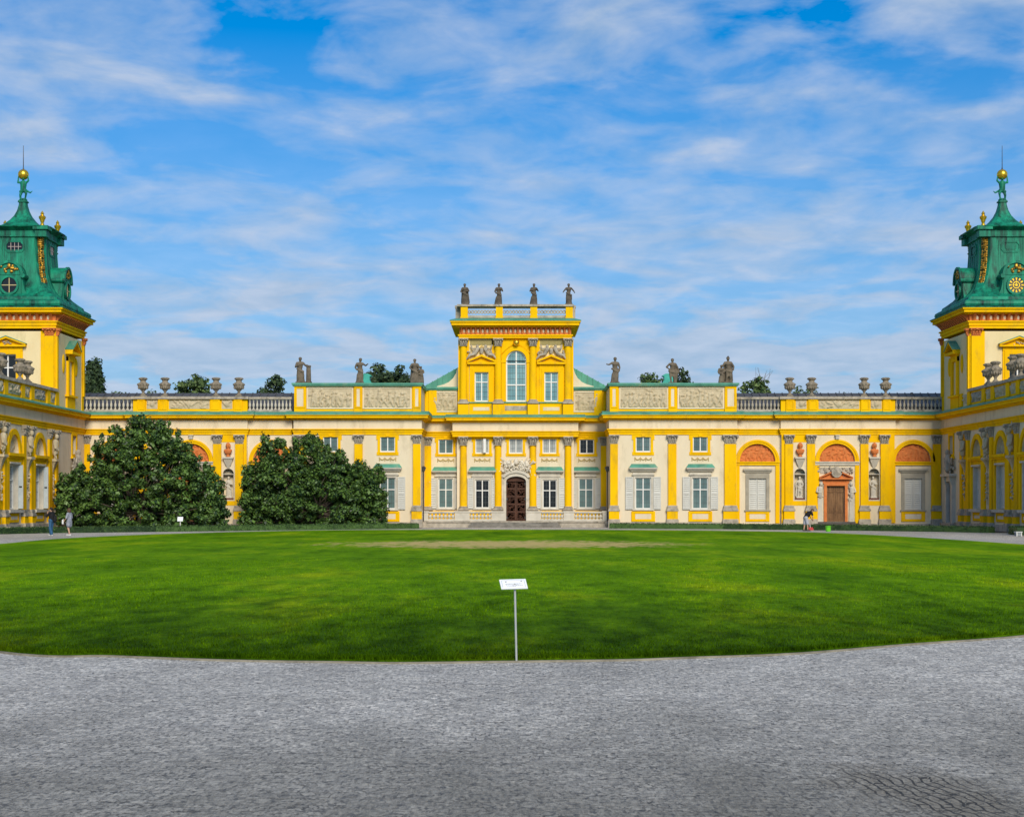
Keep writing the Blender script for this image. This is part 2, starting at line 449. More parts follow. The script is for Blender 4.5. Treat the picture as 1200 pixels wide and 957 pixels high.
def pilaster(fr, root, u0, u1, v, proj, lv, yel=YEL, capm=None, plinth=True):
    """lv: (z capital top, z capital bottom, z shaft bottom, z base bottom, z pedestal bottom, z plinth bottom)"""
    if u0 > u1: u0, u1 = u1, u0
    w, cu = u1 - u0, (u0 + u1) / 2
    zt, zc_, zs, zb, zp_, z0 = lv
    b = MB(fr).box(u0, u1, v - .05, v + proj, zs - .01, zc_ + .02)
    if plinth: b.box(u0 - .10, u1 + .10, v - .05, v + proj + .10, zp_, zb)
    o = b.build('pilaster', yel, root)
    child('capital', capital_mesh(w, zt - zc_, proj, capm or STO), o, wp(fr, cu, v, zc_), fr[2])
    hb = zs - zb
    q = MB(fr)
    for k0, k1, e in ((0, .30, .15), (.30, .55, .11), (.55, .68, .05), (.68, .9, .075), (.9, 1, .03)):
        q.box(u0 - e, u1 + e, v - .05, v + proj + e, zb + hb * k0, zb + hb * k1)
    if plinth:
        MB(fr).box(u0 - .16, u1 + .16, v - .05, v + proj + .17, z0, zp_ - .08).box(u0 - .13, u1 + .13, v - .05, v + proj + .14, zp_ - .08, zp_).build('plinth', STO, o)
    q.build('base', STO, o)
    return o

def column(fr, root, cu, r, v, lv, base_box=True):
    zt, zc_, zs, zb = lv
    hh = zc_ - zs
    b = MB(fr).lathe(cu, v, [(r * 1.02, zs)] + [(r * (1 - .14 * max(0, t - .3)), zs + hh * t) for t in (.02, .2, .4, .6, .8, 1)], 20)
    o = b.build('column', YEL, root)
    child('capital', capital_mesh(r * 2, zt - zc_, r + .02, STO), o, wp(fr, cu, v, zc_), fr[2])
    hb = zs - zb
    q = MB(fr).lathe(cu, v, [(r * 1.3, zb + hb * .45), (r * 1.38, zb + hb * .6), (r * 1.25, zb + hb * .7), (r * 1.1, zb + hb * .78), (r * 1.2, zb + hb * .88), (r * 1.05, zs + .01)], 20)
    q.box(cu - r * 1.5, cu + r * 1.5, v - r * 1.2, v + r * 1.5, zb, zb + hb * .45)
    q.build('base', STO, o)
    return o

def window(fr, root, cu, w, z0, z1, v, pane=None, frame_m=None, split=0.62, fw=.075, bars=(2, 4), arch=0.0, name='window', cross=True):
    pane = pane or GLS; frame_m = frame_m or WHT
    u0, u1 = cu - w / 2, cu + w / 2
    b = MB(fr)
    zt = z1 if not arch else z1 - arch
    if arch:
        b.box(u0, u0 + fw, v, v + .09, z0, zt); b.box(u1 - fw, u1, v, v + .09, z0, zt); b.box(u0 + fw, u1 - fw, v, v + .09, z0, z0 + fw)
        b.ring(cu, zt, w / 2 - fw, w / 2, v, v + .09, arch / (w / 2), n=16)
    else:
        b.frame_rect(u0, u1, z0, z1, fw, v, v + .09)
    if cross:
        b.box(cu - fw * .55, cu + fw * .55, v + .003, v + .11, z0 + fw * .5, z1 - fw * .5)
        zs = split if isinstance(split, (list, tuple)) else ([split] if split else [])
        for sp in zs:
            zm = z0 + (z1 - z0) * sp
            b.box(u0 + fw * .5, cu - fw * .55, v + .006, v + .105, zm - fw * .5, zm + fw * .5)
            b.box(cu + fw * .55, u1 - fw * .5, v + .006, v + .105, zm - fw * .5, zm + fw * .5)
    o = b.build(name, frame_m, root)
    g = MB(fr)
    if arch:
        n = 16
        pts = [(u0 + fw * .5, z0 + .01), (u1 - fw * .5, z0 + .01)] + [(cu + (w / 2 - fw * .5) * math.cos(math.pi * k / n), zt + (arch - fw * .5) * math.sin(math.pi * k / n)) for k in range(n + 1)]
        g.prism(pts, v + .01, v + .03)
    else:
        g.box(u0 + fw * .4, u1 - fw * .4, v + .01, v + .03, z0 + .01, z1 - .01)
    g.build('pane', pane, o)
    if bars:
        q = MB(fr)
        nu, nz = bars
        for sg in (-1, 1):
            for k in range(1, nu):
                uu = cu + sg * (fw * .5 + (w / 2 - 1.5 * fw) * k / nu)
                q.box(uu - .009, uu + .009, v + .03, v + .045, z0 + fw, z1 - fw - (arch * .15 if arch else 0))
        for k in range(1, nz):
            zm = z0 + (z1 - z0) * k / nz
            q.box(u0 + fw, u1 - fw, v + .031, v + .047, zm - .009, zm + .009)
        q.build('glazing_bars', LEAD, o)
    return o

def shutter(fr, par, u0, u1, z0, z1, v, m=None):
    if u0 > u1: u0, u1 = u1, u0
    b = MB(fr)
    w = u1 - u0; st = .07
    b.frame_rect(u0, u1, z0, z1, st, v, v + .06)
    zm = z0 + (z1 - z0) * .5
    b.box(u0 + st, u1 - st, v + .002, v + .058, zm - .05, zm + .05)
    b.box(u0 + st, u1 - st, v + .002, v + .006, z0 + st, z1 - st)
    n = int((z1 - z0) / .155)
    for k in range(n):
        zc2 = z0 + st + (z1 - z0 - 2 * st) * (k + .5) / n
        if abs(zc2 - zm) < .06: continue
        b.mould([(v + .006, zc2 + .06), (v + .056, zc2 - .035), (v + .056, zc2 - .05), (v + .006, zc2 + .03)], u0 + st, u1 - st)
    for zh in (z0 + (z1 - z0) * .12, z0 + (z1 - z0) * .88):
        b.box(u0 + .01, u0 + .10, v + .06, v + .072, zh - .012, zh + .012)
    return b.build('shutter', m or SHT, par)

LEVELS = [  # entablature, photo rows at the main facade: (row below, row above, projection, which)
    (509.3, 506.3, .07, 'a'), (506.3, 503.6, .13, 'a'), (503.6, 502.3, .22, 'a'),
    (502.3, 492.2, .06, 'f'),
    (492.2, 491.0, .16, 'c'), (491.0, 489.9, .30, 'c'), (489.9, 487.3, .56, 'c'), (487.3, 486.2, .64, 'c'), (486.2, 484.8, .68, 'g')]
class Entab:
    """the entablature of one building: architrave, frieze, cornice and the green flashing on it"""
    def __init__(s): s.mb = {k: MB() for k in 'afcg'}
    def run(s, fr, u0, u1, v, back, ends=(1, 1), top=481.6):
        if u0 > u1: u0, u1 = u1, u0; ends = ends[::-1]
        for k in s.mb: s.mb[k].frame(fr)
        for r0, r1, p, k in LEVELS:
            s.mb[k].box(u0 - p * ends[0], u1 + p * ends[1], back, v + p, zz(r0), zz(r1))
        p = .68
        za, zb = zz(484.8) + .002, zz(top)
        s.mb['g'].mould([(back, za), (v + p, za), (v + .02, zb), (back, zb)], u0 - p * ends[0] * .9, u1 + p * ends[1] * .9)
        return s
    def done(s, root):
        s.mb['a'].build('architrave', YEL, root); s.mb['f'].build('frieze', CRM, root)
        s.mb['c'].build('cornice', YEL, root); s.mb['g'].build('cornice_flashing', COP, root)

def baluster_mesh(h, r, m, cache={}):
    key = (round(h, 2), round(r, 3), m.name)
    if key not in cache:
        b = MB()
        b.box(-r, r, -r, r, 0, h * .07)
        b.lathe(0, 0, [(r * .75, h * .07), (r * .8, h * .11), (r * .45, h * .17), (r * .6, h * .25), (r * .98, h * .38), (r * .9, h * .5),
                       (r * .5, h * .68), (r * .38, h * .78), (r * .7, h * .84), (r * .5, h * .88), (r * .85, h * .92), (r * .8, h * .94)], 10)
        b.box(-r, r, -r, r, h * .94, h)
        cache[key] = b.mesh('baluster', m)
    return cache[key]
def balustrade(fr, root, u0, u1, v, z0, z1, n, m, name='balustrade', rail_m=None, depth=.16, r=.09):
    if u0 > u1: u0, u1 = u1, u0
    h = z1 - z0
    b = MB(fr).box(u0, u1, v - depth, v + depth, z0, z0 + h * .14)
    b.box(u0, u1, v - depth * 1.15, v + depth * 1.15, z1 - h * .15, z1)
    o = b.build(name, rail_m or m, root)
    me = baluster_mesh(h * .71, r, m)
    for k in range(n):
        child('baluster', me, o, wp(fr, u0 + (u1 - u0) * (k + .5) / n, v, z0 + h * .14), fr[2])
    return o

def festoon(fr, root, cu, w, z, v, m):
    b = MB(fr)
    for k in (-1, 0, 1):
        c0 = cu + k * w / 3
        pts = [(c0 - w / 6 + w / 3 * t / 6, v + .03, z - .16 * math.sin(math.pi * t / 6)) for t in range(7)]
        b.path(pts, .05, 6)
    for k in (-1.5, -.5, .5, 1.5):
        b.tube((cu + k * w / 3, v + .03, z + .02), (cu + k * w / 3, v + .03, z - .25), .045, .03, 6, 1)
    return b.build('festoon', m, root)

def apron(fr, root, u0, u1, z0, z1, v, inset_m=None):
    b = MB(fr)
    b.box(u0, u1, v - .02, v + .05, z0, z1)
    b.frame_rect(u0 + .02, u1 - .02, z0 + .02, z1 - .02, .14, v + .05, v + .085)
    o = b.build('apron_panel', YEL, root)
    MB(fr).box(u0 + .32, u1 - .32, v + .05, v + .065, z0 + .2, z1 - .2).build('inset', inset_m or CRM, o)
    return o

# ------------------------------------------------------------------ ground, paving, lawn
def sheet(name, m, pts, z, kind='structure', sub=0):
    b = MB(); b.f.append([b.P(x, -y, z) for x, y in pts])
    return tag(b.build(name, m, None, angle=0), kind=kind)
sheet('ground', FIELD, [(-2500, -200), (2500, -200), (2500, 4500), (-2500, 4500)], -0.03)

def paving_material():
    m = bpy.data.materials.new('stone_setts'); m.use_nodes = True
    N, L = m.node_tree.nodes, m.node_tree.links
    b = N['Principled BSDF']
    tcn = N.new('ShaderNodeTexCoord')
    def noise(scale, detail=4, rough=.6, stretch=(1, 1, 1)):
        mp = N.new('ShaderNodeMapping'); mp.inputs['Scale'].default_value = stretch
        L.new(tcn.outputs['Object'], mp.inputs[0])
        n = N.new('ShaderNodeTexNoise'); n.inputs['Scale'].default_value = scale
        n.inputs['Detail'].default_value = detail; n.inputs['Roughness'].default_value = rough
        L.new(mp.outputs[0], n.inputs['Vector']); return n
    def ramp(src, p0, c0, p1, c1):
        r = N.new('ShaderNodeValToRGB'); r.color_ramp.elements[0].position = p0; r.color_ramp.elements[1].position = p1
        r.color_ramp.elements[0].color = (*c0, 1); r.color_ramp.elements[1].color = (*c1, 1)
        L.new(src, r.inputs[0]); return r.outputs[0]
    def mixc(f, a, c, mode='MIX'):
        x = N.new('ShaderNodeMix'); x.data_type = 'RGBA'; x.blend_type = mode
        if isinstance(f, (int, float)): x.inputs[0].default_value = f
        else: L.new(f, x.inputs[0])
        for i, q in ((6, a), (7, c)):
            if isinstance(q, tuple): x.inputs[i].default_value = (*q, 1)
            else: L.new(q, x.inputs[i])
        return x.outputs[2]
    def mth(op, a, c):
        x = N.new('ShaderNodeMath'); x.operation = op
        for i, q in enumerate((a, c)):
            if isinstance(q, (int, float)): x.inputs[i].default_value = q
            else: L.new(q, x.inputs[i])
        return x.outputs[0]
    warp = noise(3.4, 4, .7)
    wv = N.new('ShaderNodeVectorMath'); wv.operation = 'MULTIPLY_ADD'
    L.new(warp.outputs['Color'], wv.inputs[0]); wv.inputs[1].default_value = (.34, .42, 0); L.new(tcn.outputs['Object'], wv.inputs[2])
    wv2 = N.new('ShaderNodeVectorMath'); wv2.operation = 'MULTIPLY_ADD'; L.new(noise(1.6, 3).outputs['Color'], wv2.inputs[0]); wv2.inputs[1].default_value = (.22, .75, 0); L.new(tcn.outputs['Object'], wv2.inputs[2])
    br = N.new('ShaderNodeTexBrick'); br.offset = .5; br.offset_frequency = 2; br.squash = 1
    L.new(wv.outputs[0], br.inputs['Vector'])
    br.inputs['Scale'].default_value = 1; br.inputs['Brick Width'].default_value = .10; br.inputs['Row Height'].default_value = .105
    br.inputs['Mortar Size'].default_value = .011; br.inputs['Mortar Smooth'].default_value = .6; br.inputs['Bias'].default_value = 0
    br.inputs['Color1'].default_value = (0, 0, 0, 1); br.inputs['Color2'].default_value = (1, 1, 1, 1); br.inputs['Mortar'].default_value = (.5, .5, .5, 1)
    br2 = N.new('ShaderNodeTexBrick'); br2.offset = .5; br2.squash = 1
    mpr = N.new('ShaderNodeMapping'); mpr.inputs['Rotation'].default_value = (0, 0, R(82)); L.new(wv2.outputs[0], mpr.inputs[0]); L.new(mpr.outputs[0], br2.inputs['Vector'])
    for k_, v_ in (('Scale', 1), ('Brick Width', .21), ('Row Height', .082), ('Mortar Size', .0105), ('Mortar Smooth', .2), ('Bias', 0)): br2.inputs[k_].default_value = v_
    big = noise(.16, 5, .6, (1, .45, 1)); med = noise(1.1, 5, .65, (1, .6, 1)); fine = noise(28, 3)
    # the stretch of open dark joints to the right of the way in: worn, damp setts
    sx = N.new('ShaderNodeSeparateXYZ'); L.new(tcn.outputs['Object'], sx.inputs[0])
    ex = mth('MULTIPLY', mth('SUBTRACT', sx.outputs[0], 2.85), 1 / .82)
    ey = mth('MULTIPLY', mth('SUBTRACT', sx.outputs[1], 11.2), 1 / 1.25)
    rr = mth('SQRT', mth('ADD', mth('MULTIPLY', ex, ex), mth('MULTIPLY', ey, ey)), 0)
    rr = mth('ADD', rr, mth('MULTIPLY', mth('SUBTRACT', med.outputs[0], .5), 2.2))
    worn = ramp(rr, .55, (1, 1, 1), 1.15, (0, 0, 0))
    gate = ramp(noise(3.2, 5, .75, (.55, 1.6, 1)).outputs[0], .46, (0, 0, 0), .62, (1, 1, 1))
    joint = mth('MAXIMUM', mth('MULTIPLY', br.outputs['Fac'], mth('ADD', .12, mth('MULTIPLY', gate, .85))), mth('MULTIPLY', mth('MULTIPLY', br2.outputs['Fac'], worn), 1.15))
    base = ramp(med.outputs[0], .3, (.50, .465, .41), .7, (.68, .64, .57))
    cellv = N.new('ShaderNodeSeparateColor'); L.new(br.outputs['Color'], cellv.inputs[0])
    cc = ramp(cellv.outputs[0], .0, (.58, .58, .59), 1.0, (1.26, 1.24, 1.2))
    base = mixc(.75, base, cc, 'MULTIPLY')
    base = mixc(mth('MULTIPLY', ramp(big.outputs[0], .42, (0, 0, 0), .68, (1, 1, 1)), .45), base, (.21, .195, .165))
    # foreground shade painted into the paving colour, stronger towards the camera
    fore_shade = mth('ADD', mth('MULTIPLY', mth('SUBTRACT', sx.outputs[1], 9.6), 1 / 7.0), mth('MULTIPLY', mth('SUBTRACT', noise(.5, 5, .65, (1, .5, 1)).outputs[0], .5), 1.6))
    base = mixc(ramp(fore_shade, 0, (.85, .85, .85), 1.0, (0, 0, 0)), base, (.17, .155, .12))
    streak = noise(1, 4, .9, (26, 6.5, 1)); dash = noise(1, 2, .6, (15, 9.0, 1))
    base = mixc(1.0, base, ramp(streak.outputs[0], .34, (.50, .51, .53), .66, (1.46, 1.46, 1.46)), 'MULTIPLY')
    base = mixc(ramp(dash.outputs[0], .58, (0, 0, 0), .66, (.72, .72, .72)), base, (.075, .073, .07))
    base = mixc(mth('MULTIPLY', worn, .45), base, (.20, .165, .11))
    col = mixc(mth('MULTIPLY', joint, .8), base, (.035, .031, .025))
    L.new(col, b.inputs['Base Color'])
    b.inputs['Roughness'].default_value = .7; b.inputs['Specular IOR Level'].default_value = .25
    hh = mth('ADD', mth('MULTIPLY', mth('SUBTRACT', 1.0, br.outputs['Fac']), 1.0), mth('MULTIPLY', fine.outputs[0], .6))
    hh = mth('ADD', hh, mth('MULTIPLY', cellv.outputs[1], .5))
    bp = N.new('ShaderNodeBump'); bp.inputs['Strength'].default_value = .7; bp.inputs['Distance'].default_value = .015
    L.new(hh, bp.inputs['Height']); L.new(bp.outputs[0], b.inputs['Normal'])
    return m
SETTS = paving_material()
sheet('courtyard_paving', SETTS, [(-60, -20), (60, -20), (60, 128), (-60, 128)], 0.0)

def gp(px, py, z=0.0):                              # a ground point seen at a photo pixel
    d = (H - z) * F / (py - HY)
    return ((px - CX) * d / F, d)
near = [(0, 764), (133, 769), (270, 774), (400, 776), (470, 777), (605, 775.3), (733, 773.5), (800, 771), (930, 766), (1067, 755), (1200, 745)]
far = [(1200, 638.8), (1120, 633.2), (1040, 628.2), (960, 624.6), (880, 622.9), (760, 621.6), (604, 621.0), (480, 621.2), (380, 621.8), (300, 623.2), (200, 626), (145, 628), (75, 631.5), (37, 634.5), (0, 638)]
LAWN_C = [gp(*p) for p in near] + [(11.5, 28), (17.5, 37), (21.8, 49), (23.6, 62)] + [gp(*p) for p in far] + [(-24.6, 63), (-23.0, 49), (-18.5, 37), (-12.2, 27.5)]
def smooth_loop(pts, n=8):
    out = []; k = len(pts)
    for i in range(k):
        p0, p1, p2, p3 = (Vector(pts[(i + j) % k]) for j in (-1, 0, 1, 2))
        for t in range(n):
            s = t / n
            out.append(.5 * ((2 * p1) + (p2 - p0) * s + (2 * p0 - 5 * p1 + 4 * p2 - p3) * s * s + (3 * p1 - p0 - 3 * p2 + p3) * s ** 3))
    return out
LAWN = smooth_loop(LAWN_C)
def lawn_material(blade=False):
    m = bpy.data.materials.new('mown_grass'); m.use_nodes = True
    N, L = m.node_tree.nodes, m.node_tree.links
    b = N['Principled BSDF']; b.inputs['Roughness'].default_value = .9; b.inputs['Specular IOR Level'].default_value = .02
    t = N.new('ShaderNodeNewGeometry')
    def noise(sc, stretch, det=5, rough=.65):
        mp = N.new('ShaderNodeMapping'); mp.inputs['Scale'].default_value = stretch
        L.new(t.outputs['Position'], mp.inputs[0])
        n = N.new('ShaderNodeTexNoise'); n.inputs['Scale'].default_value = sc; n.inputs['Detail'].default_value = det
        n.inputs['Roughness'].default_value = rough
        L.new(mp.outputs[0], n.inputs['Vector']); return n.outputs[0]
    def ramp(src, els):
        r = N.new('ShaderNodeValToRGB'); L.new(src, r.inputs[0])
        while len(r.color_ramp.elements) < len(els): r.color_ramp.elements.new(.5)
        for e, (p, c) in zip(r.color_ramp.elements, els): e.position = p; e.color = (*c, 1)
        return r.outputs[0]
    def mixc(f, a, c, mode='MIX'):
        x = N.new('ShaderNodeMix'); x.data_type = 'RGBA'; x.blend_type = mode
        if isinstance(f, (int, float)): x.inputs[0].default_value = f
        else: L.new(f, x.inputs[0])
        for i, q in ((6, a), (7, c)):
            if isinstance(q, tuple): x.inputs[i].default_value = (*q, 1)
            else: L.new(q, x.inputs[i])
        return x.outputs[2]
    def mth(op, a, c):
        x = N.new('ShaderNodeMath'); x.operation = op
        for i, q in enumerate((a, c)):
            if isinstance(q, (int, float)): x.inputs[i].default_value = q
            else: L.new(q, x.inputs[i])
        return x.outputs[0]
    a = noise(.30, (1, .28, 1)); c = noise(1.6, (1, .35, 1), 6, .7); f = noise(12, (1, .30, 1), 4, .75)
    g = ramp(a, [(.30, (.055, .150, .001)), (.52, (.125, .270, .002)), (.70, (.26, .36, .004))])
    g2 = ramp(c, [(.28, (.42, .50, .45)), (.5, (1, 1, 1)), (.72, (1.4, 1.24, 1.0))])
    g = mixc(.85, g, g2, 'MULTIPLY')
    g3 = ramp(f, [(.3, (.40, .48, .4)), (.7, (1.5, 1.42, 1.3))])
    g = mixc(.55 if not blade else .25, g, g3, 'MULTIPLY')
    # sun-scorched turf towards the palace
    sx = N.new('ShaderNodeSeparateXYZ'); L.new(t.outputs['Position'], sx.inputs[0])
    ex = mth('MULTIPLY', mth('SUBTRACT', sx.outputs[0], -0.4), 1 / 8.6); ey = mth('MULTIPLY', mth('SUBTRACT', sx.outputs[1], 75.5), 1 / 7.5)
    rr = mth('ADD', mth('MULTIPLY', ex, ex), mth('MULTIPLY', ey, ey))
    rr = mth('ADD', rr, mth('MULTIPLY', mth('SUBTRACT', c, .5), 4.2))
    dry = ramp(rr, [(.25, (.95, .95, .95)), (1.0, (0, 0, 0))])
    g = mixc(dry, g, (.55, .42, .16))
    # shading painted into the grass colour, darker towards the near rim
    near_shade = mth('ADD', mth('MULTIPLY', mth('SUBTRACT', sx.outputs[1], 21.0), 1 / 17.0), mth('MULTIPLY', mth('SUBTRACT', c, .5), 1.3))
    g = mixc(1.0, g, ramp(near_shade, [(.0, (.28, .31, .38)), (.45, (.60, .63, .68)), (1.0, (1, 1, 1))]), 'MULTIPLY')
    if blade:
        gi = N.new('ShaderNodeNewGeometry')
        g = mixc(1.0, g, ramp(gi.outputs['Random Per Island'], [(0, (.45, .5, .5)), (.6, (1, 1, 1)), (1, (1.5, 1.35, 1.6))]), 'MULTIPLY')
    L.new(g, b.inputs['Base Color'])
    if not blade:
        bp = N.new('ShaderNodeBump'); bp.inputs['Strength'].default_value = .8; bp.inputs['Distance'].default_value = .05
        L.new(mth('ADD', f, mth('MULTIPLY', c, 2)), bp.inputs['Height']); L.new(bp.outputs[0], b.inputs['Normal'])
    return m
GRS = lawn_material(); BLD = lawn_material(True)
LZ = .045
b = MB()
cen = Vector((-.3, 66)); ring0 = None
rings = []
for s_ in (1.0, 1.0, .97, .9, .8, .65, .5, .35, .2, .08):
    zq = -.02 if not rings else LZ
    rings.append([(cen.x + (p.x - cen.x) * s_, -(cen.y + (p.y - cen.y) * s_), zq + (.0 if s_ > .95 else .03 * mnoise.noise(Vector((p.x * s_ * .3, p.y * s_ * .3, 0))))) for p in LAWN])
b.loft(rings, cap=False)
idx0 = len(b.v) - len(LAWN); b.f.append(list(range(idx0, len(b.v))))
tag(b.build('lawn', GRS, None, angle=60), kind='structure')
# pale stone edging round the lawn
b = MB()
n_ = len(LAWN)
out_ = []
for i in range(n_):
    d_ = (LAWN[(i + 1) % n_] - LAWN[i - 1]).normalized(); nn = Vector((d_.y, -d_.x))
    out_.append((LAWN[i] + nn * .02, LAWN[i] + nn * .075))
sgn_ = 1 if (out_[0][1] - cen).length > (out_[0][0] - cen).length else -1
b.loft([[(p[k].x if sgn_ == 1 else 2 * LAWN[i].x - p[k].x, -(p[k].y if sgn_ == 1 else 2 * LAWN[i].y - p[k].y), z) for i, p in enumerate(out_)]
        for k, z in ((0, -.01), (0, .022), (1, .022), (1, -.01))], cap=False)
tag(b.build('lawn_edging', mat('edging_stone', (.32, .29, .22), (.15, .135, .10), .85, 3, bump=.3, bscale=9, dirt=(.12, .11, .07), dirt_scale=2.5), None, angle=30), kind='structure')

# grass blades: the near part of the lawn, where they show at the edge
rg = np.random.default_rng(5)
def blades(n, ylo, yhi, hlo, hhi, edge_only=False):
    lx = np.array([[p.x, p.y] for p in LAWN])
    vs = []
    k = 0
    while k < n:
        if edge_only:
            i = rg.integers(0, len(LAWN)); t = rg.random()
            q = LAWN[i].lerp(LAWN[(i + 1) % len(LAWN)], t)
            if q.y > yhi: continue
            q = q.lerp(cen, rg.random() ** 1.5 * .006)
            x, y = q.x, q.y
        else:
            y = ylo + (yhi - ylo) * rg.random() ** 1.6; x = (rg.random() - .5) * 2 * (y * .335)
        if not edge_only:
            # inside test against the loop
            c = False; px, py = x, y
            xs, ys = lx[:, 0], lx[:, 1]; xs2, ys2 = np.roll(xs, -1), np.roll(ys, -1)
            cond = ((ys > py) != (ys2 > py))
            xi = (xs2 - xs) * (py - ys) / np.where(ys2 - ys == 0, 1e-9, ys2 - ys) + xs
            if np.count_nonzero(cond & (px < xi)) % 2 == 0: continue
        hh = hlo + (hhi - hlo) * rg.random(); an = rg.random() * 6.283; w = .006 + .006 * rg.random()
        lx_, ly_ = (rg.random(2) - .5) * hh * 1.1
        vs.append(((x - w * math.cos(an), y - w * math.sin(an), LZ - .01), (x + w * math.cos(an), y + w * math.sin(an), LZ - .01), (x + lx_, y + ly_, LZ + hh)))
        k += 1
    return vs
vs = blades(80000, 20, 56, .018, .045) + blades(24000, 0, 45, .02, .06, True)
me = bpy.data.meshes.new('grass')
me.from_pydata([p for t in vs for p in t], [], [(3 * i, 3 * i + 1, 3 * i + 2) for i in range(len(vs))])
me.materials.append(BLD)
o = bpy.data.objects.new('grass', me); COL.objects.link(o); tag(o, 'short mown green grass along the near part of the lawn', 'grass', kind='stuff')

# planting beds between the hedges and the walls
HL = [(-33.2, 99), (-30.3, 104), (-24.2, 108.6), (-18.2, 113.4), (-7.4, 121.8), (-7.2, 124.5)]
HR = [(33.0, 99), (31.6, 104.8), (28.9, 108.6), (23.6, 113.4), (15.5, 119.5), (7.2, 122.8), (7.2, 124.5)]
sheet('left_planting_bed', SOIL, HL + [(-7.2, 126.4), (-33.6, 126.4)], .004)
sheet('right_planting_bed', SOIL, HR + [(7.2, 126.4), (33.3, 126.4)], .004)

# ------------------------------------------------------------------ the palace: two projecting blocks and a recessed centre
PAL = empty('palace', (0, D + 4, 0), 'yellow and cream palace block with raised centre pavilion, carved double door and parapet reliefs', 'palace')
fr0 = (0, D, 0)
LV = (zz(509.3), zz(520), zz(592), zz(598.7), zz(608), 0.0)
ENT = Entab()
seedc = [100]
def sd(): seedc[0] += 1; return seedc[0]

def lower_window(fr, root, cu, v, s, side_sh=(1, 1), pane=None, gw=18.5, z0=None):
    """tall window with green capped hood, stone surround and two open louvred shutters; s = metres per photo pixel"""
    zA, zB = z0(596.2), z0(559.5)
    w = gw * s
    o = window(fr, root, cu, w, zA, zB, v - .16, pane, split=.62, bars=(2, 5))
    st = MB(fr).frame_rect(cu - w / 2 - .14, cu + w / 2 + .14, zA - .10, zB + .14, .14, v - .02, v + .06, False)
    st.box(cu - w / 2 - .22, cu + w / 2 + .22, v - .02, v + .14, zA - .12, zA - .002)
    st.box(cu - w / 2 - .20, cu + w / 2 + .20, v - .02, v + .10, zB + .14, zz(553.5) if z0 is zz else z0(553.5))
    st.box(cu - w / 2 - .27, cu + w / 2 + .27, v - .02, v + .16, z0(556.6), z0(555.4))
    st.build('window_surround', LST, root)
    hw = 16.6 * s
    hd = MB(fr).box(cu - hw + .06, cu + hw - .06, v - .02, v + .30, z0(550.6), z0(549.4)).box(cu - hw, cu + hw, v - .02, v + .40, z0(549.4), z0(547.9))
    hd.box(cu - hw + .14, cu + hw - .14, v - .02, v + .2, z0(552), z0(550.6))
    h = hd.build('window_hood', LST, root)
    MB(fr).loft([[(cu - a, v - .02, z), (cu + a, v - .02, z), (cu + a, v + c, z), (cu - a, v + c, z)] for a, c, z in
                 ((hw + .02, .42, z0(547.9) + .002), (hw - .02, .40, z0(547.2)), (hw - .18, .12, z0(543.6)), (hw - .2, .02, z0(543.4)))]).build('hood_roof', COP, h)
    for sg, on in zip((-1, 1), side_sh):
        if on: shutter(fr, o, cu + sg * (w / 2 + .17), cu + sg * (w / 2 + .17 + .60 * on), zA - .03, zB + .06, v + .07)
    return o
def upper_window(fr, root, cu, v, s, z0, pane=None, gw=17.5, rows=(529.2, 511.3), fr_rows=(533.2, 509.0), fest=True):
    w = gw * s
    zA, zB = z0(rows[0]), z0(rows[1])
    o = window(fr, root, cu, w, zA, zB, v - .12, pane, split=None, bars=(2, 3))
    st = MB(fr).frame_rect(cu - w / 2 - .20, cu + w / 2 + .20, z0(fr_rows[0]), z0(fr_rows[1]), .2, v - .02, v + .07)
    for sg in (-1, 1):
        st.box(cu + sg * (w / 2 + .20), cu + sg * (w / 2 + .30), v - .02, v + .055, zB - .25, zB + .12)
        st.box(cu + sg * (w / 2 + .20), cu + sg * (w / 2 + .27), v - .02, v + .05, z0(fr_rows[0]), z0(fr_rows[0]) + .25)
    st.box(cu - w / 2 - .1, cu + w / 2 + .1, v + .07, v + .12, zA - .12, zA - .04)
    st.box(cu - .14, cu + .14, v + .07, v + .13, z0(fr_rows[1]) - .18, z0(fr_rows[1]) + .02)
    st.build('window_surround', YEL, root)
    if fest: festoon(fr, root, cu, w * 1.1, z0(fr_rows[0]) - .2, v, TAN)
    return o

